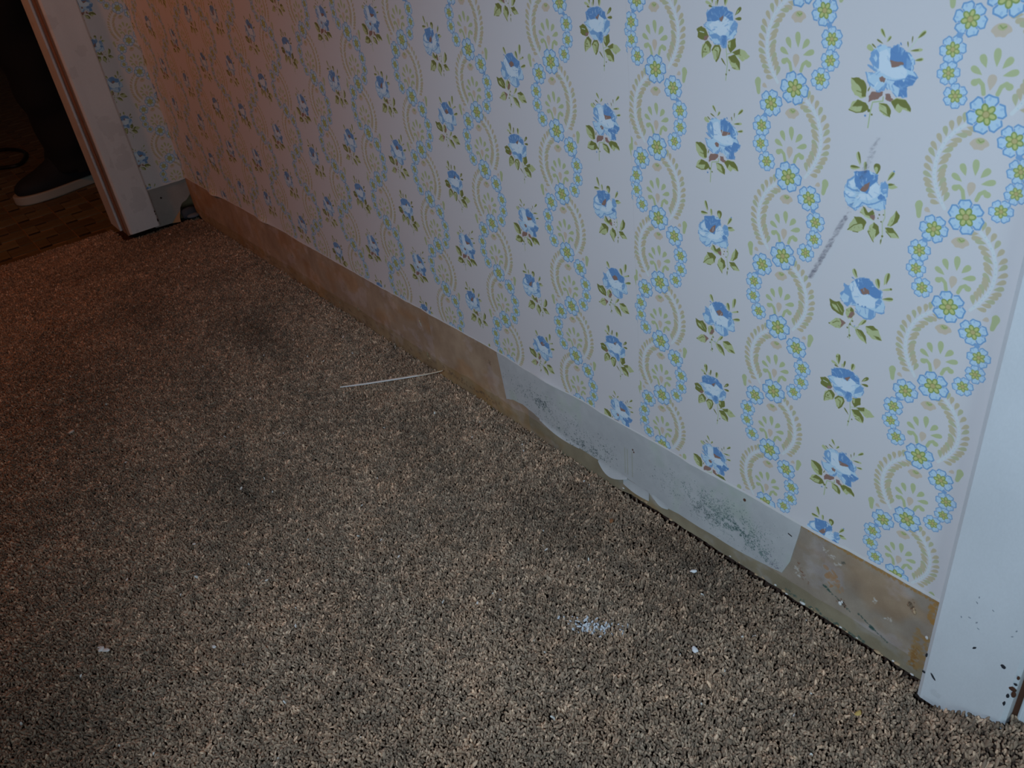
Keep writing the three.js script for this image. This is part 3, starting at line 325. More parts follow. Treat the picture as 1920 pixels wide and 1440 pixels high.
// door casing, jamb and stop at the left doorway
function profile(pts, len) { const s = new THREE.Shape(); pts.forEach((p, i) => i ? s.lineTo(...p) : s.moveTo(...p)); s.closePath(); return new THREE.ExtrudeGeometry(s, { depth: len, bevelEnabled: false }); }
function upright(pts, y0, y1) { const g = profile(pts.map(([x, z]) => [x, -z]), y1 - y0); g.rotateX(-Math.PI / 2); g.translate(0, y0, 0); return planarUV(g, (x, y, z) => (x + z) * 2.5, (x, y) => y * 1.3); }
{
  const t = group('trim_1'); tag(t, 'white painted door casing with brown wood jamb at the open doorway', 'door casing', null, 'structure');
  const cas = (x0, x1, z0, z1) => upright([[x0, z0], [x1 - 0.003, z0], [x1, z0 + 0.003], [x1, z1 - 0.004], [x1 - 0.004, z1], [x0, z1]], 0.012, 2.09);
  mesh('casing', cas(XL, XL + 0.016, 0.092, 0.160), whitePaint, t);
  mesh('casing', cas(XL, XL + 0.016, DOOR1 + 0.006, DOOR1 + 0.074), whitePaint, t);
  mesh('casing', box(XL, XL + 0.016, 2.03, 2.098, 0.160, DOOR1 + 0.006), whitePaint, t);
  const jb = (z, s) => { // bare jamb with two shallow grooves, then the painted stop
    mesh('jamb', upright([[XL - WT, z - s * 0.02], [XL + 0.004, z - s * 0.02], [XL + 0.004, z], [XL - 0.012, z], [XL - 0.014, z - s * 0.003], [XL - 0.018, z - s * 0.003], [XL - 0.02, z], [XL - 0.026, z], [XL - 0.027, z - s * 0.002], [XL - 0.030, z - s * 0.002], [XL - 0.031, z], [XL - WT, z]], 0.008, 2.04), bareWood, t).userData.label = 'brown bare wood jamb with grooves';
    mesh('door_stop', upright([[XL - WT, z], [XL - 0.036, z], [XL - 0.034, z + s * 0.002], [XL - 0.034, z + s * 0.006], [XL - WT, z + s * 0.006]], 0.012, 2.03), whitePaint, t).userData.label = 'white painted stop'; };
  jb(DOOR0 - 0.002, 1); jb(DOOR1, -1);
  mesh('jamb', box(XL - WT, XL + 0.004, 2.03, 2.05, DOOR0, DOOR1), bareWood, t);
  for (const [y, r] of [[0.0255, 0.0022], [0.046, 0.0014], [0.040, 0.0012]]) { const c = mesh('paint_chip', crumb(r, Math.round(y * 999), 0.4, 1.7, 0.7), std('#241c18', 0.9), t); c.position.set(XL + 0.0155, y, 0.0935); }
}

// ───────────────────────── right doorway: casing, jamb, closed door ─────────────────────────
{
  const t = group('trim_2'); tag(t, 'scuffed white door casing standing against the rose wallpaper', 'door casing', null, 'structure');
  const cas = (x0, x1) => upright([[x0, 0], [x1, 0], [x1, 0.0115], [x1 - 0.003, 0.0145], [x0 + 0.004, 0.0145], [x0 + 0.001, 0.0130], [x0, 0.0095]], 0.0, 2.09);
  mesh('casing', cas(0.041, 0.1085), whitePaint, t); mesh('casing', cas(0.935, 1.0025), whitePaint, t);
  mesh('casing', box(0.1085, 0.935, 2.03, 2.098, 0, 0.0145), whitePaint, t);
  mesh('jamb', box(0.1125, 0.1295, 0.03, 2.03, -0.13, 0.004, 0.002), whitePaint, t);
  mesh('jamb', box(0.914, 0.931, 0.0, 2.03, -0.13, 0.004, 0.002), whitePaint, t);
  mesh('jamb', box(0.1125, 0.931, 2.013, 2.03, -0.13, 0.004), whitePaint, t);
  mesh('door_stop', box(0.1295, 0.141, 0.0, 2.013, -0.10, -0.062, 0.002), whitePaint, t);
  const rust = std('#4a2a16', 0.9), blk = std('#20242b', 0.85);
  const chip = (x, y, z, r, m, sx = 1, sy = 1, rz = 0) => { const c = mesh('paint_chip', crumb(r, Math.round(x * 7919 + y * 997), sx, sy, 0.25), m, t); c.position.set(x, y, z); c.rotation.z = rz; };
  for (const [x, y, r, sx, sy, rz, m] of [[0.0745, 0.0905, 0.0015, 0.6, 1.3, -0.5, blk], [0.0965, 0.0885, 0.002, 1, 1, 0, blk], [0.051, 0.0335, 0.0035, 1.2, 0.25, -0.9, blk], [0.0435, 0.032, 0.0014, 1, 1, 0, blk], [0.0425, 0.0525, 0.0016, 0.5, 1.5, 0, blk], [0.108, 0.086, 0.0014, 0.8, 1.4, 0, rust], [0.1075, 0.078, 0.0013, 1, 1, 0, blk], [0.1068, 0.072, 0.0024, 1.1, 0.9, 0.3, rust], [0.1082, 0.067, 0.002, 0.8, 1.6, 0, rust], [0.105, 0.062, 0.0015, 0.7, 1.6, 0, blk], [0.1045, 0.052, 0.0018, 0.6, 1.6, 0, blk]]) chip(x, y, 0.0145, r, m, sx, sy, rz);
  mesh('rusty_gap', box(0.1085, 0.1125, 0.0, 2.03, -0.02, 0.002), rust, t);
  const R = rng(12); for (let i = 0; i < 9; i++) chip(0.06 + 0.02 * R() * i * 0.3, 0.11 + 0.05 * R(), 0.0145, 0.0008, std('#8d949b', 0.8), 1.5, 0.6, R() * 3);
  const d = group('door_1', [0.1325, 0, -0.06]); tag(d, 'closed white painted door behind the scuffed casing', 'door', null, 'structure');
  mesh('door_leaf', box(0, 0.779, 0.045, 2.01, 0, 0.038, 0.002), whitePaint, d);
  for (const [y0, y1] of [[0.2, 0.85], [1.0, 1.85]]) mesh('panel', box(0.12, 0.66, y0, y1, 0.036, 0.044, 0.003), whitePaint, d);
  const h = mesh('door_handle', new THREE.LatheGeometry([[0.001, 0], [0.025, 0], [0.025, 0.006], [0.009, 0.012], [0.009, 0.03], [0.024, 0.042], [0.026, 0.055], [0.015, 0.066], [0.0005, 0.068]].map(p => new THREE.Vector2(...p)), 24).rotateX(Math.PI / 2), std('#b59a5a', 0.3, { metalness: 1 }), d); h.position.set(0.72, 0.95, 0.038);
}

// ───────────────────────── the rest of the room shell ─────────────────────────
{
  const wr = group('wall_right'); tag(wr, 'plain wall with an added window beyond the closed white door', 'wall', null, 'structure');
  const [, cy, cz] = FILL_WINDOW.at, y0 = cy - FILL_WINDOW.h / 2, y1 = cy + FILL_WINDOW.h / 2, z0 = cz - FILL_WINDOW.w / 2, z1 = cz + FILL_WINDOW.w / 2;
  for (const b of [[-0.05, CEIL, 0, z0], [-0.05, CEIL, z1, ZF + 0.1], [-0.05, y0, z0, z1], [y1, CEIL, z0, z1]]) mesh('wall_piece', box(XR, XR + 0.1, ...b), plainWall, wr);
  const wn = group('window_1', [XR, 0, 0]); tag(wn, 'small added fill-light window with a white cross-bar frame', 'window', null, 'structure');
  for (const b of [[y0, y1, z0, z0 + 0.04], [y0, y1, z1 - 0.04, z1], [y0, y0 + 0.04, z0 + 0.04, z1 - 0.04], [y1 - 0.04, y1, z0 + 0.04, z1 - 0.04], [cy - 0.012, cy + 0.012, z0 + 0.04, z1 - 0.04]]) mesh('added_window_frame', box(0.02, 0.06, ...b, 0.003), whitePaint, wn);
  for (const [a, b] of [[y0 + 0.04, cy - 0.012], [cy + 0.012, y1 - 0.04]]) mesh('fill_pane', box(0.036, 0.04, a, b, z0 + 0.04, z1 - 0.04), new THREE.MeshStandardMaterial({ color: '#20262c', emissive: lin(...FILL_WINDOW.color), emissiveIntensity: FILL_WINDOW.power * 0.5, roughness: 0.2 }), wn);  // panes glow because the added window serves as cool fill
  RectAreaLightUniformsLib.init();
  const ra = new THREE.RectAreaLight(lin(...FILL_WINDOW.color), FILL_WINDOW.power, FILL_WINDOW.w - 0.1, FILL_WINDOW.h - 0.1); ra.position.set(XR + 0.016, cy, cz); ra.lookAt(XL, cy, cz); scene.add(ra);
}
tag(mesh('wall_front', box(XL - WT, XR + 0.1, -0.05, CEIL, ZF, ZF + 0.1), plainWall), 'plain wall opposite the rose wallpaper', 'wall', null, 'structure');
tag(mesh('ceiling', box(XL - WT, XR + 0.1, CEIL, CEIL + 0.1, -0.13, ZF + 0.1), std('#7d766c', 0.95)), 'flat ceiling over the carpeted room', 'ceiling', null, 'structure');

// ───────────────────────── carpet ─────────────────────────
const carpetH = (x, z) => 0.034 * sstep(0.045, 0.112, x) * (1 - sstep(0.012, 0.085, z)) * (1 - 0.7 * sstep(0.2, 0.5, x));
{
  const nx = 150, nz = 90, x0 = XL - WT + 0.002, x1 = XR, z0 = -0.058, z1 = ZF, pos = [], idx = [], uv = [];
  for (let j = 0; j <= nz; j++) for (let i = 0; i <= nx; i++) { const x = lerp(x0, x1, i / nx), z = z0 + (z1 - z0) * Math.pow(j / nz, 1.6); pos.push(x, -0.011 + carpetH(x, z), z); uv.push(x * 3, z * 3); }
  for (let j = 0; j < nz; j++) for (let i = 0; i < nx; i++) { const a = j * (nx + 1) + i; idx.push(a, a + nx + 1, a + 1, a + 1, a + nx + 1, a + nx + 2); }
  const top = new THREE.BufferGeometry(); top.setAttribute('position', new THREE.Float32BufferAttribute(pos, 3)); top.setAttribute('uv', new THREE.Float32BufferAttribute(uv, 2)); top.setIndex(idx); top.computeVertexNormals();
  const slab = box(x0, x1, -0.06, -0.0125, z0, z1);
  const fl = group('floor'); tag(fl, 'brown speckled cut-pile carpet with dirty traffic stains', 'carpet', null, 'structure');
  mesh('subfloor', slab, plywood, fl);
  const baseTex = dataTex(256, 256, (i, j) => { const v = 0.6 + 0.8 * hash2(i, j, 4); return [66 * v, 50 * v, 40 * v]; }, true, true);
  mesh('carpet_backing', top, std('#ffffff', 1, { map: baseTex }), fl);
  // pile: one instanced tuft, laid over everything the camera could see
  const tuft = new THREE.IcosahedronGeometry(1, 1), p = tuft.attributes.position;
  for (let i = 0; i < p.count; i++) { const x = p.getX(i), y = p.getY(i), z = p.getZ(i), a = Math.atan2(z, x), k = 0.82 + 0.2 * Math.sin(a * 3 + y * 3) + 0.12 * Math.sin(a * 5 - y * 4); p.setXYZ(i, x * k, y * (y > 0 ? 1.0 : 1.3), z * k); }
  const tg = mergeVertices(tuft.deleteAttribute('uv').deleteAttribute('normal'), 1e-4); tg.computeVertexNormals();
  const R = rng(99), M = [], C = [], q = new THREE.Quaternion(), e = new THREE.Euler(), v = new THREE.Vector3(), sc = new THREE.Vector3(), mt = new THREE.Matrix4(), col = new THREE.Color();
  const stains = [[-1.08, 0.14, 0.14, 0.05, 0.42], [-0.71, 0.34, 0.12, 0.05, 0.4], [-0.33, 0.09, 0.14, 0.05, 0.3], [-0.56, 0.12, 0.10, 0.05, 0.3], [-1.33, 0.26, 0.12, 0.05, 0.3], [-0.95, 0.28, 0.12, 0.05, 0.22], [-1.72, 0.06, 0.12, 0.12, 0.4], [-0.5, 0.6, 0.16, 0.08, 0.25], [-0.2, 0.03, 0.16, 0.035, 0.4], [-1.15, 0.45, 0.2, 0.08, 0.2]];
  const S = 0.0025, X0 = XL - WT + 0.006, X1 = 0.62, Z1 = 0.98; const seen = (x, z) => z < 0.78 && x < 0.24 && z < 0.35 - (x + 0.14) * 1.08 + 0.16;
  for (let z = 0.0015; z < Z1; z += S * 0.9) for (let x = X0 + (Math.round(z / S) % 2) * S / 2; x < X1; x += S) {
    const X = x + (R() - 0.5) * S * 0.9, Z = z + (R() - 0.5) * S * 0.9; if (Z < 0.0012 && X < 0.11) continue;
    if (X < XL + 0.004 && (Z < DOOR0 + 0.008 || Z > DOOR1 - 0.01)) continue;
    if (X > 0.04 && X < 0.11 && Z < 0.0165) continue;
    const vis = seen(X, Z); if (!vis && R() < 0.62) continue; const r = (0.00112 + 0.0008 * R() * R()) * (vis ? 1 : 1.6), hgt = 1.1 + 1.3 * R();
    e.set((R() - 0.5) * 1.5, R() * 6.28, (R() - 0.5) * 1.5); q.setFromEuler(e); v.set(X, -0.0042 + carpetH(X, Z) + 0.0024 * R() + 0.0024 * (fbm(X * 30, Z * 30, 51) - 0.5), Z); sc.set(r, r * hgt * 1.25, r * (0.7 + 0.6 * R()));
    mt.compose(v, q, sc); M.push(mt.clone());
    let d = 1; for (const [sx, sz, ax, az, k] of stains) { const u = ((X - sx) ** 2) / (ax * ax) + ((Z - sz) ** 2) / (az * az); if (u < 4) d *= 1 - k * Math.exp(-u * 1.4) * (0.55 + 0.9 * fbm(X * 60, Z * 60, 33)); }
    d *= (0.80 + 0.42 * fbm(X * 11, Z * 11, 52)) * (0.68 + 0.64 * vnoise(X * 165, Z * 165, 57));
    const t = R(), fl2 = t < 0.07 ? 1.9 : t < 0.26 ? 1.28 : t < 0.75 ? 0.95 : 0.6, red = fbm(X * 45, Z * 45, 54);
    let cr = 0.365 * fl2 * (0.94 + 0.14 * red), cg = 0.256 * fl2, cb = 0.170 * fl2 * (1.04 - 0.1 * red);
    // white plaster dust rubbed into the pile
    const ux = (X + 0.207) * 0.78 + (Z - 0.163) * -0.62, uz = (X + 0.207) * 0.62 + (Z - 0.163) * 0.78; const pd = Math.exp(-((ux / 0.021) ** 2) - ((uz / 0.0065) ** 2)); if (R() < pd * 0.85) { cr = 0.62; cg = 0.63; cb = 0.64; d = 1; }
    else if (R() < 0.0012) { cr = 0.72; cg = 0.69; cb = 0.62; d = 1; }
    col.setRGB(cr * d, cg * d, cb * d); C.push(col.r, col.g, col.b);
  }
  const im = new THREE.InstancedMesh(tg, std('#ffffff', 0.8), M.length); M.forEach((m, i) => { im.setMatrixAt(i, m); col.setRGB(C[3 * i], C[3 * i + 1], C[3 * i + 2]); im.setColorAt(i, col); });
  im.name = 'carpet_pile'; im.userData.kind = 'stuff'; im.userData.label = 'brown and beige carpet tufts'; shadows(im); fl.add(im);
}

// ───────────────────────── litter on the carpet ─────────────────────────
{
  const pts = [[-0.789, 0.0035, 0.131], [-0.765, 0.0045, 0.099], [-0.74, 0.0065, 0.066], [-0.718, 0.0085, 0.037], [-0.703, 0.0105, 0.0185], [-0.694, 0.0125, 0.006]].map(p => new THREE.Vector3(...p));
  const g = group('splinter'); tag(g, 'long thin white splinter of trim lying on the carpet, tip against the wall', 'splinter');
  const strip = (pp, w, t) => { const cu = new THREE.CatmullRomCurve3(pp), n = 24, pos = [], idx = []; for (let i = 0; i <= n; i++) { const c = cu.getPoint(i / n), d = cu.getTangent(i / n), s = new THREE.Vector3(-d.z, 0, d.x).normalize(), k = Math.min(1, 0.25 + 6 * Math.min(i / n, 1 - i / n)); for (const [a, b] of [[-1, -1], [1, -1], [1, 1], [-1, 1]]) pos.push(c.x + s.x * a * w * k / 2, c.y + b * t / 2, c.z + s.z * a * w * k / 2); } for (let i = 0; i < n; i++) for (let j = 0; j < 4; j++) { const a = i * 4 + j, b = i * 4 + (j + 1) % 4; idx.push(a, b, a + 4, b, b + 4, a + 4); } idx.push(0, 2, 1, 0, 3, 2, n * 4, n * 4 + 1, n * 4 + 2, n * 4, n * 4 + 2, n * 4 + 3); const q = new THREE.BufferGeometry(); q.setAttribute('position', new THREE.Float32BufferAttribute(pos, 3)); q.setIndex(idx); const o = q.toNonIndexed(); o.computeVertexNormals(); return o; };
  const wm = std('#f0ede6', 0.6);
  mesh('painted_strip', strip(pts.slice(0, 5).map(p => p.clone().add(new THREE.Vector3(0, 0.0022, 0))), 0.0023, 0.0015), wm, g); mesh('split_end', strip(pts.slice(3), 0.0018, 0.001).translate(0.0006, 0.003, 0.0012), std('#d9c8ac', 0.8), g);
  const flake = (name, label, x, z, r, seed, col, gr) => { const m = mesh(name, crumb(r, seed, 1.3, 0.45, 0.8), std(col, 0.85)); m.position.set(x, 0.0025, z); m.rotation.y = seed * 1.3; tag(m, label, 'debris', gr); };
  { const ps = mesh('paper_scrap', mergeGeometries([crumb(0.0034, 3, 1.5, 0.28, 0.7).translate(0.0028, 0, 0.0006), crumb(0.003, 9, 0.9, 0.4, 1.3).translate(-0.0022, 0.0006, -0.001), crumb(0.0018, 14, 1.8, 0.4, 0.6).translate(-0.0045, 0.0004, -0.0034)]), std('#dcdad4', 0.85)); ps.position.set(-0.532, 0.003, 0.55); ps.rotation.y = 0.9; tag(ps, 'white paper scrap curled on the open carpet', 'debris'); }
  flake('plaster_flake', 'pale plaster flake alone on the dark carpet', -1.001, 0.471, 0.0045, 4, '#cfc7ba');
  flake('plaster_flake', 'tiny white plaster flakes scattered on the carpet', -0.452, 0.46, 0.0022, 5, '#dcdad4', 'plaster flakes on the carpet');
  flake('wood_chip', 'small yellowish wood chip on the carpet near the door casing', 0.02, 0.067, 0.0028, 6, '#c9a860');
  flake('plaster_flake', 'rounded white plaster lump below the mouldy wall strip', -0.117, 0.115, 0.0032, 7, '#e4e4e2');
  flake('plaster_flake', 'square white plaster bit near the torn grey paper', -0.183, 0.041, 0.0028, 8, '#e4e4e2');
  for (const [x, z, r, s] of [[-1.60, 0.075, 0.0025, 11], [-1.56, 0.11, 0.002, 12], [-1.42, 0.06, 0.002, 13], [-0.93, 0.05, 0.0024, 14], [-0.62, 0.42, 0.0018, 15], [-0.885, 0.11, 0.002, 16], [-1.69, 0.09, 0.003, 17], [-0.50, 0.38, 0.0016, 18], [-0.62, 0.50, 0.0018, 19]]) flake('plaster_flake', 'tiny white plaster flakes scattered on the carpet', x, z, r, s, '#d8d2c6', 'plaster flakes on the carpet');
  flake('brown_scrap', 'small brown paper scrap on the carpet beside the wall', -0.297, 0.048, 0.0026, 21, '#8a5a36');
}

// ───────────────────────── room beyond the doorway ─────────────────────────
{
  const x0 = -6.2, x1 = XL - WT, z0 = -1.4, z1 = ZF;
  const f = group('floor'); tag(f, 'tan parquet-patterned vinyl floor with dark inlays beyond the doorway', 'floor', null, 'structure');
  mesh('underlay', box(x0, x1 + 0.004, -0.08, FLOOR2 - 0.0022, z0, z1), plywood, f);
  const tileTex = dataTex(128, 128, (i, j) => { const v = 0.85 + 0.3 * (fbm(i / 6, j / 40, 61) - 0.5); return [138 * v, 128 * v, 92 * v]; }, true, true);
  const tans = ['#ffffff', '#e8ddd0', '#f2ece0', '#d6cab8'].map(c => std(c, 0.6, { map: tileTex })), dark = std('#3a3226', 0.55);
  const CX = 0.13, CZ = 0.09, slab = (w, d) => { const g = box(-w / 2, w / 2, -0.0025, 0, -d / 2, d / 2); return planarUV(g, (x) => x * 8 + 0.5, (x, y, z) => z * 8 + 0.5); };
  const gA = slab(0.052, 0.0585), gB = slab(0.0635, 0.0275), gD = slab(0.0115, 0.0275), R = rng(4);
  let cnt = 0, cntD = 0;
  const rest = [], restD = [];
  for (let i = 0; i < 33; i++) for (let j = -13; j < 20; j++) {
    const bx = x1 - 0.034 - i * CX, bz = 0.21 + j * CZ + (i % 2) * 0.0; if (bz < z0 + 0.1 || bz > z1 - 0.1) continue;
    const put = (g, m, x, z) => { const nearEnough = x > -2.75 && z > -0.15 && z < 0.62; if (nearEnough && (m === dark ? cntD < 290 : cnt < 290)) { const o = mesh(m === dark ? 'dark_inlay' : 'vinyl_block', g, m, f); o.position.set(x, FLOOR2, z); m === dark ? cntD++ : cnt++; } else { const q = g.clone().translate(x, FLOOR2, z); (m === dark ? restD : rest).push(q); } };
    put(gA, tans[Math.floor(R() * 4)], bx, bz); put(gB, tans[Math.floor(R() * 4)], bx, bz - 0.0445);
    put(gA, tans[Math.floor(R() * 4)], bx - 0.066, bz - 0.0295); put(gB, tans[Math.floor(R() * 4)], bx - 0.066, bz + 0.0145);
    put(gD, dark, bx - 0.0335, bz + 0.0145); put(gD, dark, bx + 0.0335, bz - 0.013);
  }
  const rm = mesh('vinyl_blocks_beyond', mergeGeometries(rest), tans[1], f); rm.userData.kind = 'stuff'; const rd = mesh('dark_inlays_beyond', mergeGeometries(restD), dark, f); rd.userData.kind = 'stuff';
  const papered = (g) => planarUV(g, (x, y, z) => (x + z) / (4 * W), (x, y) => y / (10 * P));
  tag(mesh('wall_far', papered(box(x0 - 0.1, x0, -0.05, CEIL, z0, z1)), paperMat), 'rose papered wall at the end of the room beyond', 'wall', null, 'structure');
  tag(mesh('wall_side', papered(box(x0, x1, -0.05, CEIL, z0 - 0.1, z0)), paperMat), 'rose papered side wall behind the person beyond the doorway', 'wall', null, 'structure');
  tag(mesh('wall_side', papered(box(x0, x1, -0.05, CEIL, z1, z1 + 0.1)), paperMat), 'rose papered side wall that the person faces', 'wall', null, 'structure');
  tag(mesh('wall_side', papered(box(x1, x1 + 0.1, -0.05, CEIL, z0, -0.13)), paperMat), 'rose papered wall behind the return, in the room beyond', 'wall', null, 'structure');
  tag(mesh('ceiling', box(x0 - 0.1, x1, CEIL, CEIL + 0.1, z0 - 0.1, z1 + 0.1), std('#d9d5cc', 0.95)), 'white ceiling of the room beyond the doorway', 'ceiling', null, 'structure');
  // loop of black cable on that floor
  const cu = new THREE.CatmullRomCurve3([[-3.1, -0.008, 0.40], [-3.10, -0.008, 0.30], [-3.08, -0.008, 0.21], [-2.98, -0.008, 0.165], [-2.88, -0.008, 0.175], [-2.80, -0.008, 0.215], [-2.83, -0.008, 0.27], [-2.86, -0.008, 0.36], [-2.95, -0.008, 0.5]].map(p => new THREE.Vector3(...p)));
  tag(mesh('power_cable', new THREE.TubeGeometry(cu, 60, 0.006, 8), std('#0b0b0c', 0.6)), 'black cable looped on the floor beyond the doorway', 'cable');
}

// ───────────────────────── person standing beyond the doorway ─────────────────────────
function sdfMesh(f, c, half, res) {
  const mc = new MarchingCubes(res, new THREE.MeshBasicMaterial(), false, false, 200000); mc.isolation = 0; mc.position.set(0, 0, 0);
  for (let k = 0; k < res; k++) for (let j = 0; j < res; j++) for (let i = 0; i < res; i++) { const x = c[0] + (i / (res / 2) - 1) * half, y = c[1] + (j / (res / 2) - 1) * half, z = c[2] + (k / (res / 2) - 1) * half; mc.field[i + j * res + k * res * res] = -f(x, y, z); }
  mc.update(); const n = mc.count, g = new THREE.BufferGeometry(), p = new Float32Array(n * 3); for (let i = 0; i < n; i++) { p[3 * i] = c[0] + mc.positionArray[3 * i] * half; p[3 * i + 1] = c[1] + mc.positionArray[3 * i + 1] * half; p[3 * i + 2] = c[2] + mc.positionArray[3 * i + 2] * half; }
  g.setAttribute('position', new THREE.BufferAttribute(p, 3)); const m = mergeVertices(g, 1e-5); m.computeVertexNormals(); return m;
}
const capsule = (a, b, ra, rb) => { const d = [b[0] - a[0], b[1] - a[1], b[2] - a[2]], l = d[0] * d[0] + d[1] * d[1] + d[2] * d[2] || 1e-9; return (x, y, z) => { const t = clamp(((x - a[0]) * d[0] + (y - a[1]) * d[1] + (z - a[2]) * d[2]) / l); return Math.hypot(x - a[0] - d[0] * t, y - a[1] - d[1] * t, z - a[2] - d[2] * t) - lerp(ra, rb, t); }; };
const ell = (c, r) => (x, y, z) => { const k = Math.hypot((x - c[0]) / r[0], (y - c[1]) / r[1], (z - c[2]) / r[2]); return (k - 1) * Math.min(...r); };
const smin = (a, b, k) => { const h = Math.max(k - Math.abs(a - b), 0) / k; return Math.min(a, b) - h * h * k / 4; };
const union = (fs, k) => (x, y, z) => { let d = 9; for (const f of fs) d = smin(d, f(x, y, z), k); return d; };
{
  // local frame: facing +z, feet on y=0, leading (right) foot forward
  const per = group('person', [-2.385, FLOOR2, 0.10]); tag(per, 'person in black trousers and dark sneakers standing beyond the doorway', 'person');
  const skin = std('#a9785c', 0.6), black = std('#0a0b0d', 0.9), jacketM = std('#1b2026', 0.85), hairM = std('#1d1511', 0.8);
  const hipY = 0.92, aF = [0, 0.085, 0.0], kF = [-0.01, 0.49, 0.035], hF = [-0.03, hipY, -0.10], aB = [-0.17, 0.085, -0.36], kB = [-0.18, 0.49, -0.20], hB = [-0.20, hipY, -0.12], pel = [-0.115, 0.97, -0.11], ch = [-0.115, 1.30, -0.10], nk = [-0.115, 1.48, -0.09], hd = [-0.115, 1.63, -0.06];
  const shR = [0.065, 1.41, -0.10], elR = [0.11, 1.14, -0.12], wrR = [0.09, 0.90, -0.04], shL = [-0.295, 1.41, -0.10], elL = [-0.34, 1.14, -0.12], wrL = [-0.32, 0.90, -0.04];
  const torso = [ell([pel[0], 0.97, pel[2]], [0.155, 0.13, 0.105]), ell([ch[0], 1.14, ch[2]], [0.135, 0.2, 0.095]), ell([ch[0], 1.32, ch[2]], [0.165, 0.16, 0.115]), capsule([shL[0], 1.4, -0.1], [shR[0], 1.4, -0.1], 0.055, 0.055)];
  const legs = (d) => [capsule(hF, kF, 0.085 + d, 0.06 + d), capsule(kF, aF, 0.058 + d, 0.038 + d), capsule(hB, kB, 0.085 + d, 0.06 + d), capsule(kB, aB, 0.058 + d, 0.038 + d)];
  const arms = (d) => [capsule(shR, elR, 0.05 + d, 0.038 + d), capsule(elR, wrR, 0.038 + d, 0.026 + d), capsule(shL, elL, 0.05 + d, 0.038 + d), capsule(elL, wrL, 0.038 + d, 0.026 + d)];
  const bodyF = union([...torso, ...legs(0), ...arms(0), capsule(ch, nk, 0.06, 0.052), capsule(nk, [hd[0], 1.56, -0.075], 0.05, 0.055)], 0.05);
  const headF = union([ell(hd, [0.076, 0.105, 0.095]), ell([hd[0], 1.575, -0.03], [0.052, 0.06, 0.06]), capsule([hd[0], 1.64, 0.028], [hd[0], 1.612, 0.048], 0.008, 0.014), ell([hd[0] + 0.076, 1.62, -0.065], [0.012, 0.03, 0.02]), ell([hd[0] - 0.076, 1.62, -0.065], [0.012, 0.03, 0.02]), capsule([hd[0] - 0.022, 1.572, 0.022], [hd[0] + 0.022, 1.572, 0.022], 0.009, 0.009), capsule([hd[0] - 0.04, 1.655, 0.02], [hd[0] - 0.015, 1.656, 0.028], 0.008, 0.008), capsule([hd[0] + 0.04, 1.655, 0.02], [hd[0] + 0.015, 1.656, 0.028], 0.008, 0.008), capsule(nk, [hd[0], 1.56, -0.075], 0.05, 0.055)], 0.018);
  const hand = (w, s) => { const fs = [ell([w[0], w[1] - 0.055, w[2] + 0.012], [0.018, 0.05, 0.04]), capsule(w, [w[0], w[1] - 0.04, w[2] + 0.008], 0.025, 0.02)]; [[-0.024, 0.062], [-0.006, 0.074], [0.013, 0.07], [0.031, 0.056]].forEach(([dz, L]) => { const a = [w[0], w[1] - 0.095, w[2] + 0.012 + dz], b = [w[0] - s * 0.008, a[1] - L * 0.5, a[2] + 0.006], c = [w[0] - s * 0.024, a[1] - L * 0.92, a[2] + 0.008]; fs.push(capsule(a, b, 0.0088, 0.0082), capsule(b, c, 0.0082, 0.007)); }); const t0 = [w[0], w[1] - 0.04, w[2] + 0.04]; fs.push(capsule(t0, [w[0] - s * 0.006, w[1] - 0.075, w[2] + 0.064], 0.012, 0.0095), capsule([w[0] - s * 0.006, w[1] - 0.075, w[2] + 0.064], [w[0] - s * 0.012, w[1] - 0.105, w[2] + 0.068], 0.0095, 0.0085)); return union(fs, 0.006); };
  const body = mergeGeometries([sdfMesh(bodyF, [-0.115, 0.82, -0.12], 0.84, 96), sdfMesh(headF, [hd[0], 1.60, -0.04], 0.15, 56), sdfMesh(hand(wrR, 1), [wrR[0], wrR[1] - 0.08, wrR[2] + 0.02], 0.125, 56), sdfMesh(hand(wrL, -1), [wrL[0], wrL[1] - 0.08, wrL[2] + 0.02], 0.125, 56)].map(g => g.toNonIndexed()));
  mesh('body', body, skin, per);
  const fold = (x, y, z) => 0.006 * Math.sin(y * 60 + x * 30 + z * 18) * sstep(0.45, 0.1, y) + 0.003 * Math.sin(y * 33 + z * 40);
  const trF = union([ell(pel, [0.172, 0.11, 0.122]), capsule(hF, kF, 0.105, 0.082), capsule(kF, [0, 0.075, 0.0], 0.08, 0.066), capsule([0, 0.09, 0.01], [0, 0.07, 0.012], 0.07, 0.066), capsule(hB, kB, 0.105, 0.082), capsule(kB, [aB[0], 0.075, aB[2]], 0.08, 0.066)], 0.04);
  mesh('trousers', sdfMesh((x, y, z) => Math.max(trF(x, y, z) + fold(x, y, z), 0.045 - y + 0.008 * Math.sin(x * 40), y - 1.06), [-0.115, 0.54, -0.15], 0.56, 96), black, per).userData.label = 'black trousers creased at the hem';
  mesh('jacket', sdfMesh((x, y, z) => Math.max(union([...torso.map(f => (a, b, c) => f(a, b, c) - 0.022), ...arms(0.018), capsule(ch, [ch[0], 1.46, -0.095], 0.09, 0.075)], 0.05)(x, y, z), 0.905 - y), [-0.115, 1.2, -0.1], 0.36, 80), jacketM, per).userData.label = 'dark jacket';
  mesh('hair', sdfMesh((x, y, z) => Math.max(ell([hd[0], 1.645, -0.072], [0.088, 0.105, 0.1])(x, y, z), -(y - 1.60 - Math.max(0, (z + 0.03) * 1.2))), [hd[0], 1.65, -0.07], 0.14, 48), hairM, per);
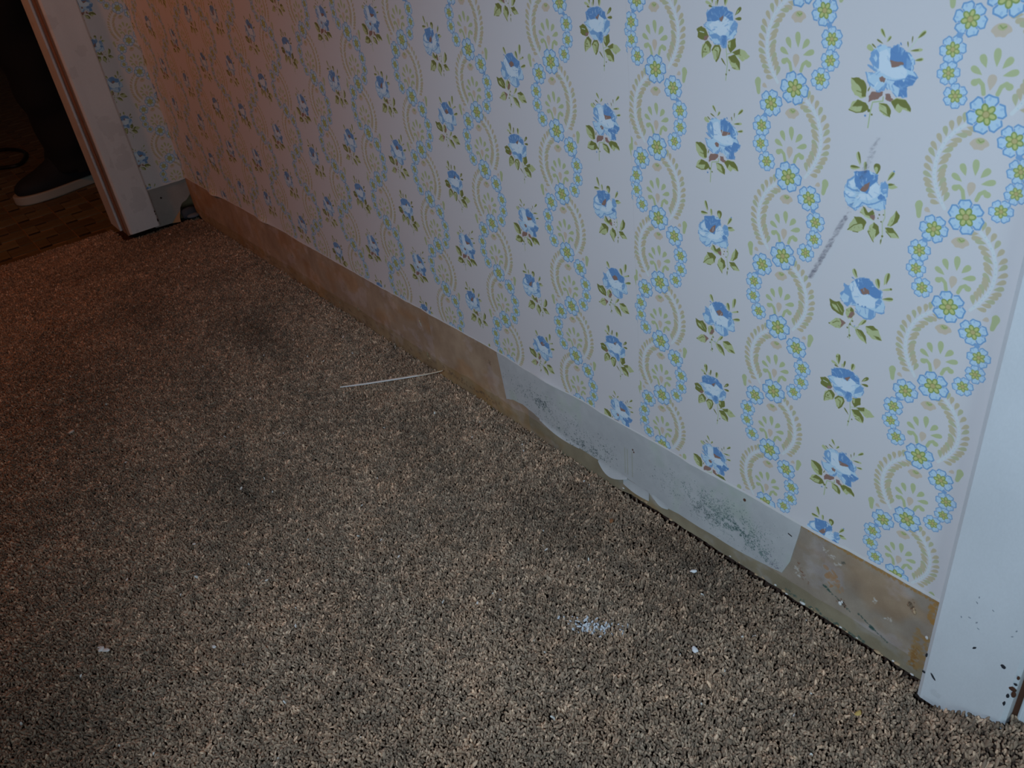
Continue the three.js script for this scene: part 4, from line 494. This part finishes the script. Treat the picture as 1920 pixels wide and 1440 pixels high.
  // sneakers: dark upper on a pale rubber sole, laces
  const sole = (x) => 0; const shoe = (a, ry) => {
    const g = new THREE.Group(); g.name = 'shoe'; per.add(g); g.position.set(a[0], 0, a[2] + 0.045); g.rotation.y = ry; g.userData.label = 'dark sneaker with a pale rubber sole';
    const out = [[-0.033, -0.125], [-0.042, -0.09], [-0.038, -0.03], [-0.046, 0.06], [-0.048, 0.105], [-0.036, 0.142], [-0.008, 0.158], [0.026, 0.146], [0.044, 0.11], [0.048, 0.05], [0.038, -0.03], [0.04, -0.09], [0.03, -0.125], [0, -0.136]];
    const sh = new THREE.Shape(); out.forEach((p, i) => { const b = out[(i + 1) % out.length], m = [(p[0] + b[0]) / 2, (p[1] + b[1]) / 2]; if (!i) { const z = out[out.length - 1]; sh.moveTo((z[0] + p[0]) / 2, (z[1] + p[1]) / 2); } sh.quadraticCurveTo(p[0], p[1], m[0], m[1]); });
    const sg = new THREE.ExtrudeGeometry(sh, { depth: 0.016, bevelEnabled: true, bevelThickness: 0.004, bevelSize: 0.003, bevelSegments: 2, curveSegments: 8 }); sg.rotateX(Math.PI / 2); sg.scale(1, 1, 1); sg.translate(0, 0.021, 0);
    const s = mesh('sole', sg, std('#a8a498', 0.7), g); s.userData.label = 'pale rubber sole';
    const up = sdfMesh(union([ell([0, 0.035, 0.075], [0.043, 0.034, 0.075]), ell([0, 0.05, 0.0], [0.04, 0.05, 0.07]), ell([0, 0.055, -0.065], [0.038, 0.055, 0.062]), capsule([0, 0.09, -0.05], [0, 0.115, -0.055], 0.042, 0.04)], 0.03), [0, 0.06, 0.01], 0.17, 48);
    mesh('upper', up, std('#15181d', 0.8), g);
    for (let i = 0; i < 4; i++) { const l = mesh('lace', new THREE.TubeGeometry(new THREE.CatmullRomCurve3([[-0.024, 0.074 + i * 0.009, 0.052 - i * 0.016], [0, 0.084 + i * 0.0095, 0.05 - i * 0.016], [0.024, 0.074 + i * 0.009, 0.052 - i * 0.016]].map(p => new THREE.Vector3(...p))), 8, 0.0028, 6), std('#20242a', 0.8), g); l.userData.label = 'dark lace'; }
  };
  shoe(aF, 0.22); shoe(aB, 0.15);
}

// ───────────────────────── lamps ─────────────────────────
{
  const at = new THREE.Vector3(...ADDED_LAMP.at), to = new THREE.Vector3(...ADDED_LAMP.to), dir = to.clone().sub(at).normalize();
  const foot = [ADDED_LAMP.at[0] + 0.10, 0, ADDED_LAMP.at[2] + 0.12];
  const L = group('added_work_light', foot); tag(L, 'small added work light with a glowing white lens on a black tripod', 'lamp');  // out-of-frame stand added to carry the beam of the camera flash
  const blk = std('#17181a', 0.5), head = at.clone().sub(new THREE.Vector3(...foot)).addScaledVector(dir, -0.012);
  mesh('pole', new THREE.CylinderGeometry(0.0045, 0.006, 0.72, 12).translate(0, 0.44, 0), blk, L);
  for (let i = 0; i < 3; i++) { const a = i * 2.094 + 0.6, cu = new THREE.LineCurve3(new THREE.Vector3(0, 0.30, 0), new THREE.Vector3(Math.cos(a) * 0.16, 0.004, Math.sin(a) * 0.16)); mesh('leg', new THREE.TubeGeometry(cu, 1, 0.0045, 8), blk, L); }
  mesh('arm', new THREE.TubeGeometry(new THREE.LineCurve3(new THREE.Vector3(0, 0.79, 0), head.clone().addScaledVector(dir, -0.03)), 1, 0.004, 8), blk, L);
  const q = new THREE.Quaternion().setFromUnitVectors(new THREE.Vector3(0, 1, 0), dir);
  const h = mesh('lamp_head', new THREE.LatheGeometry([[0.0005, -0.045], [0.012, -0.045], [0.014, -0.02], [0.021, -0.005], [0.021, 0.002], [0.0185, 0.002], [0.0175, -0.003], [0.0005, -0.003]].map(p => new THREE.Vector2(...p)), 32), blk, L); h.position.copy(head); h.quaternion.copy(q);
  const lens = mesh('lens', new THREE.CylinderGeometry(0.0172, 0.0172, 0.003, 32), new THREE.MeshStandardMaterial({ color: '#ffffff', emissive: lin(...ADDED_LAMP.color), emissiveIntensity: 6, roughness: 0.4 }), L); lens.position.copy(head); lens.quaternion.copy(q); lens.userData.label = 'glowing white lens';
  const sp = new THREE.SpotLight(lin(...ADDED_LAMP.color), ADDED_LAMP.power, 0, ADDED_LAMP.angle, 1, 2); sp.position.copy(at); sp.target.position.copy(to); sp.castShadow = true; sp.shadow.mapSize.set(2048, 2048); sp.shadow.radius = 1.4; sp.shadow.bias = -0.0005; scene.add(sp, sp.target);
}
{
  const B = group('pendant_bulb', BULB.at); tag(B, 'bare warm filament bulb hanging on a cord from the ceiling', 'lamp');
  const bulb = mesh('bulb', new THREE.LatheGeometry([[0.0005, -0.062], [0.018, -0.056], [0.029, -0.036], [0.029, -0.018], [0.016, 0.012], [0.0125, 0.03], [0.0005, 0.03]].map(p => new THREE.Vector2(...p)), 28), new THREE.MeshStandardMaterial({ color: '#fff2dd', emissive: lin(...BULB.color), emissiveIntensity: 12, roughness: 0.3 }), B); bulb.userData.label = 'glowing warm bulb';
  mesh('socket', new THREE.CylinderGeometry(0.017, 0.014, 0.045, 20).translate(0, 0.052, 0), std('#2a2522', 0.6), B);
  mesh('cord', new THREE.CylinderGeometry(0.0035, 0.0035, CEIL - BULB.at[1] - 0.07, 8).translate(0, (CEIL - BULB.at[1] + 0.07) / 2, 0), std('#2a2522', 0.7), B);
  const pl = new THREE.PointLight(lin(...BULB.color), BULB.power, 0, 2); pl.position.set(BULB.at[0], BULB.at[1] - 0.02, BULB.at[2]); pl.castShadow = true; pl.shadow.radius = 1.5; scene.add(pl);
}
renderer.render(scene, camera);
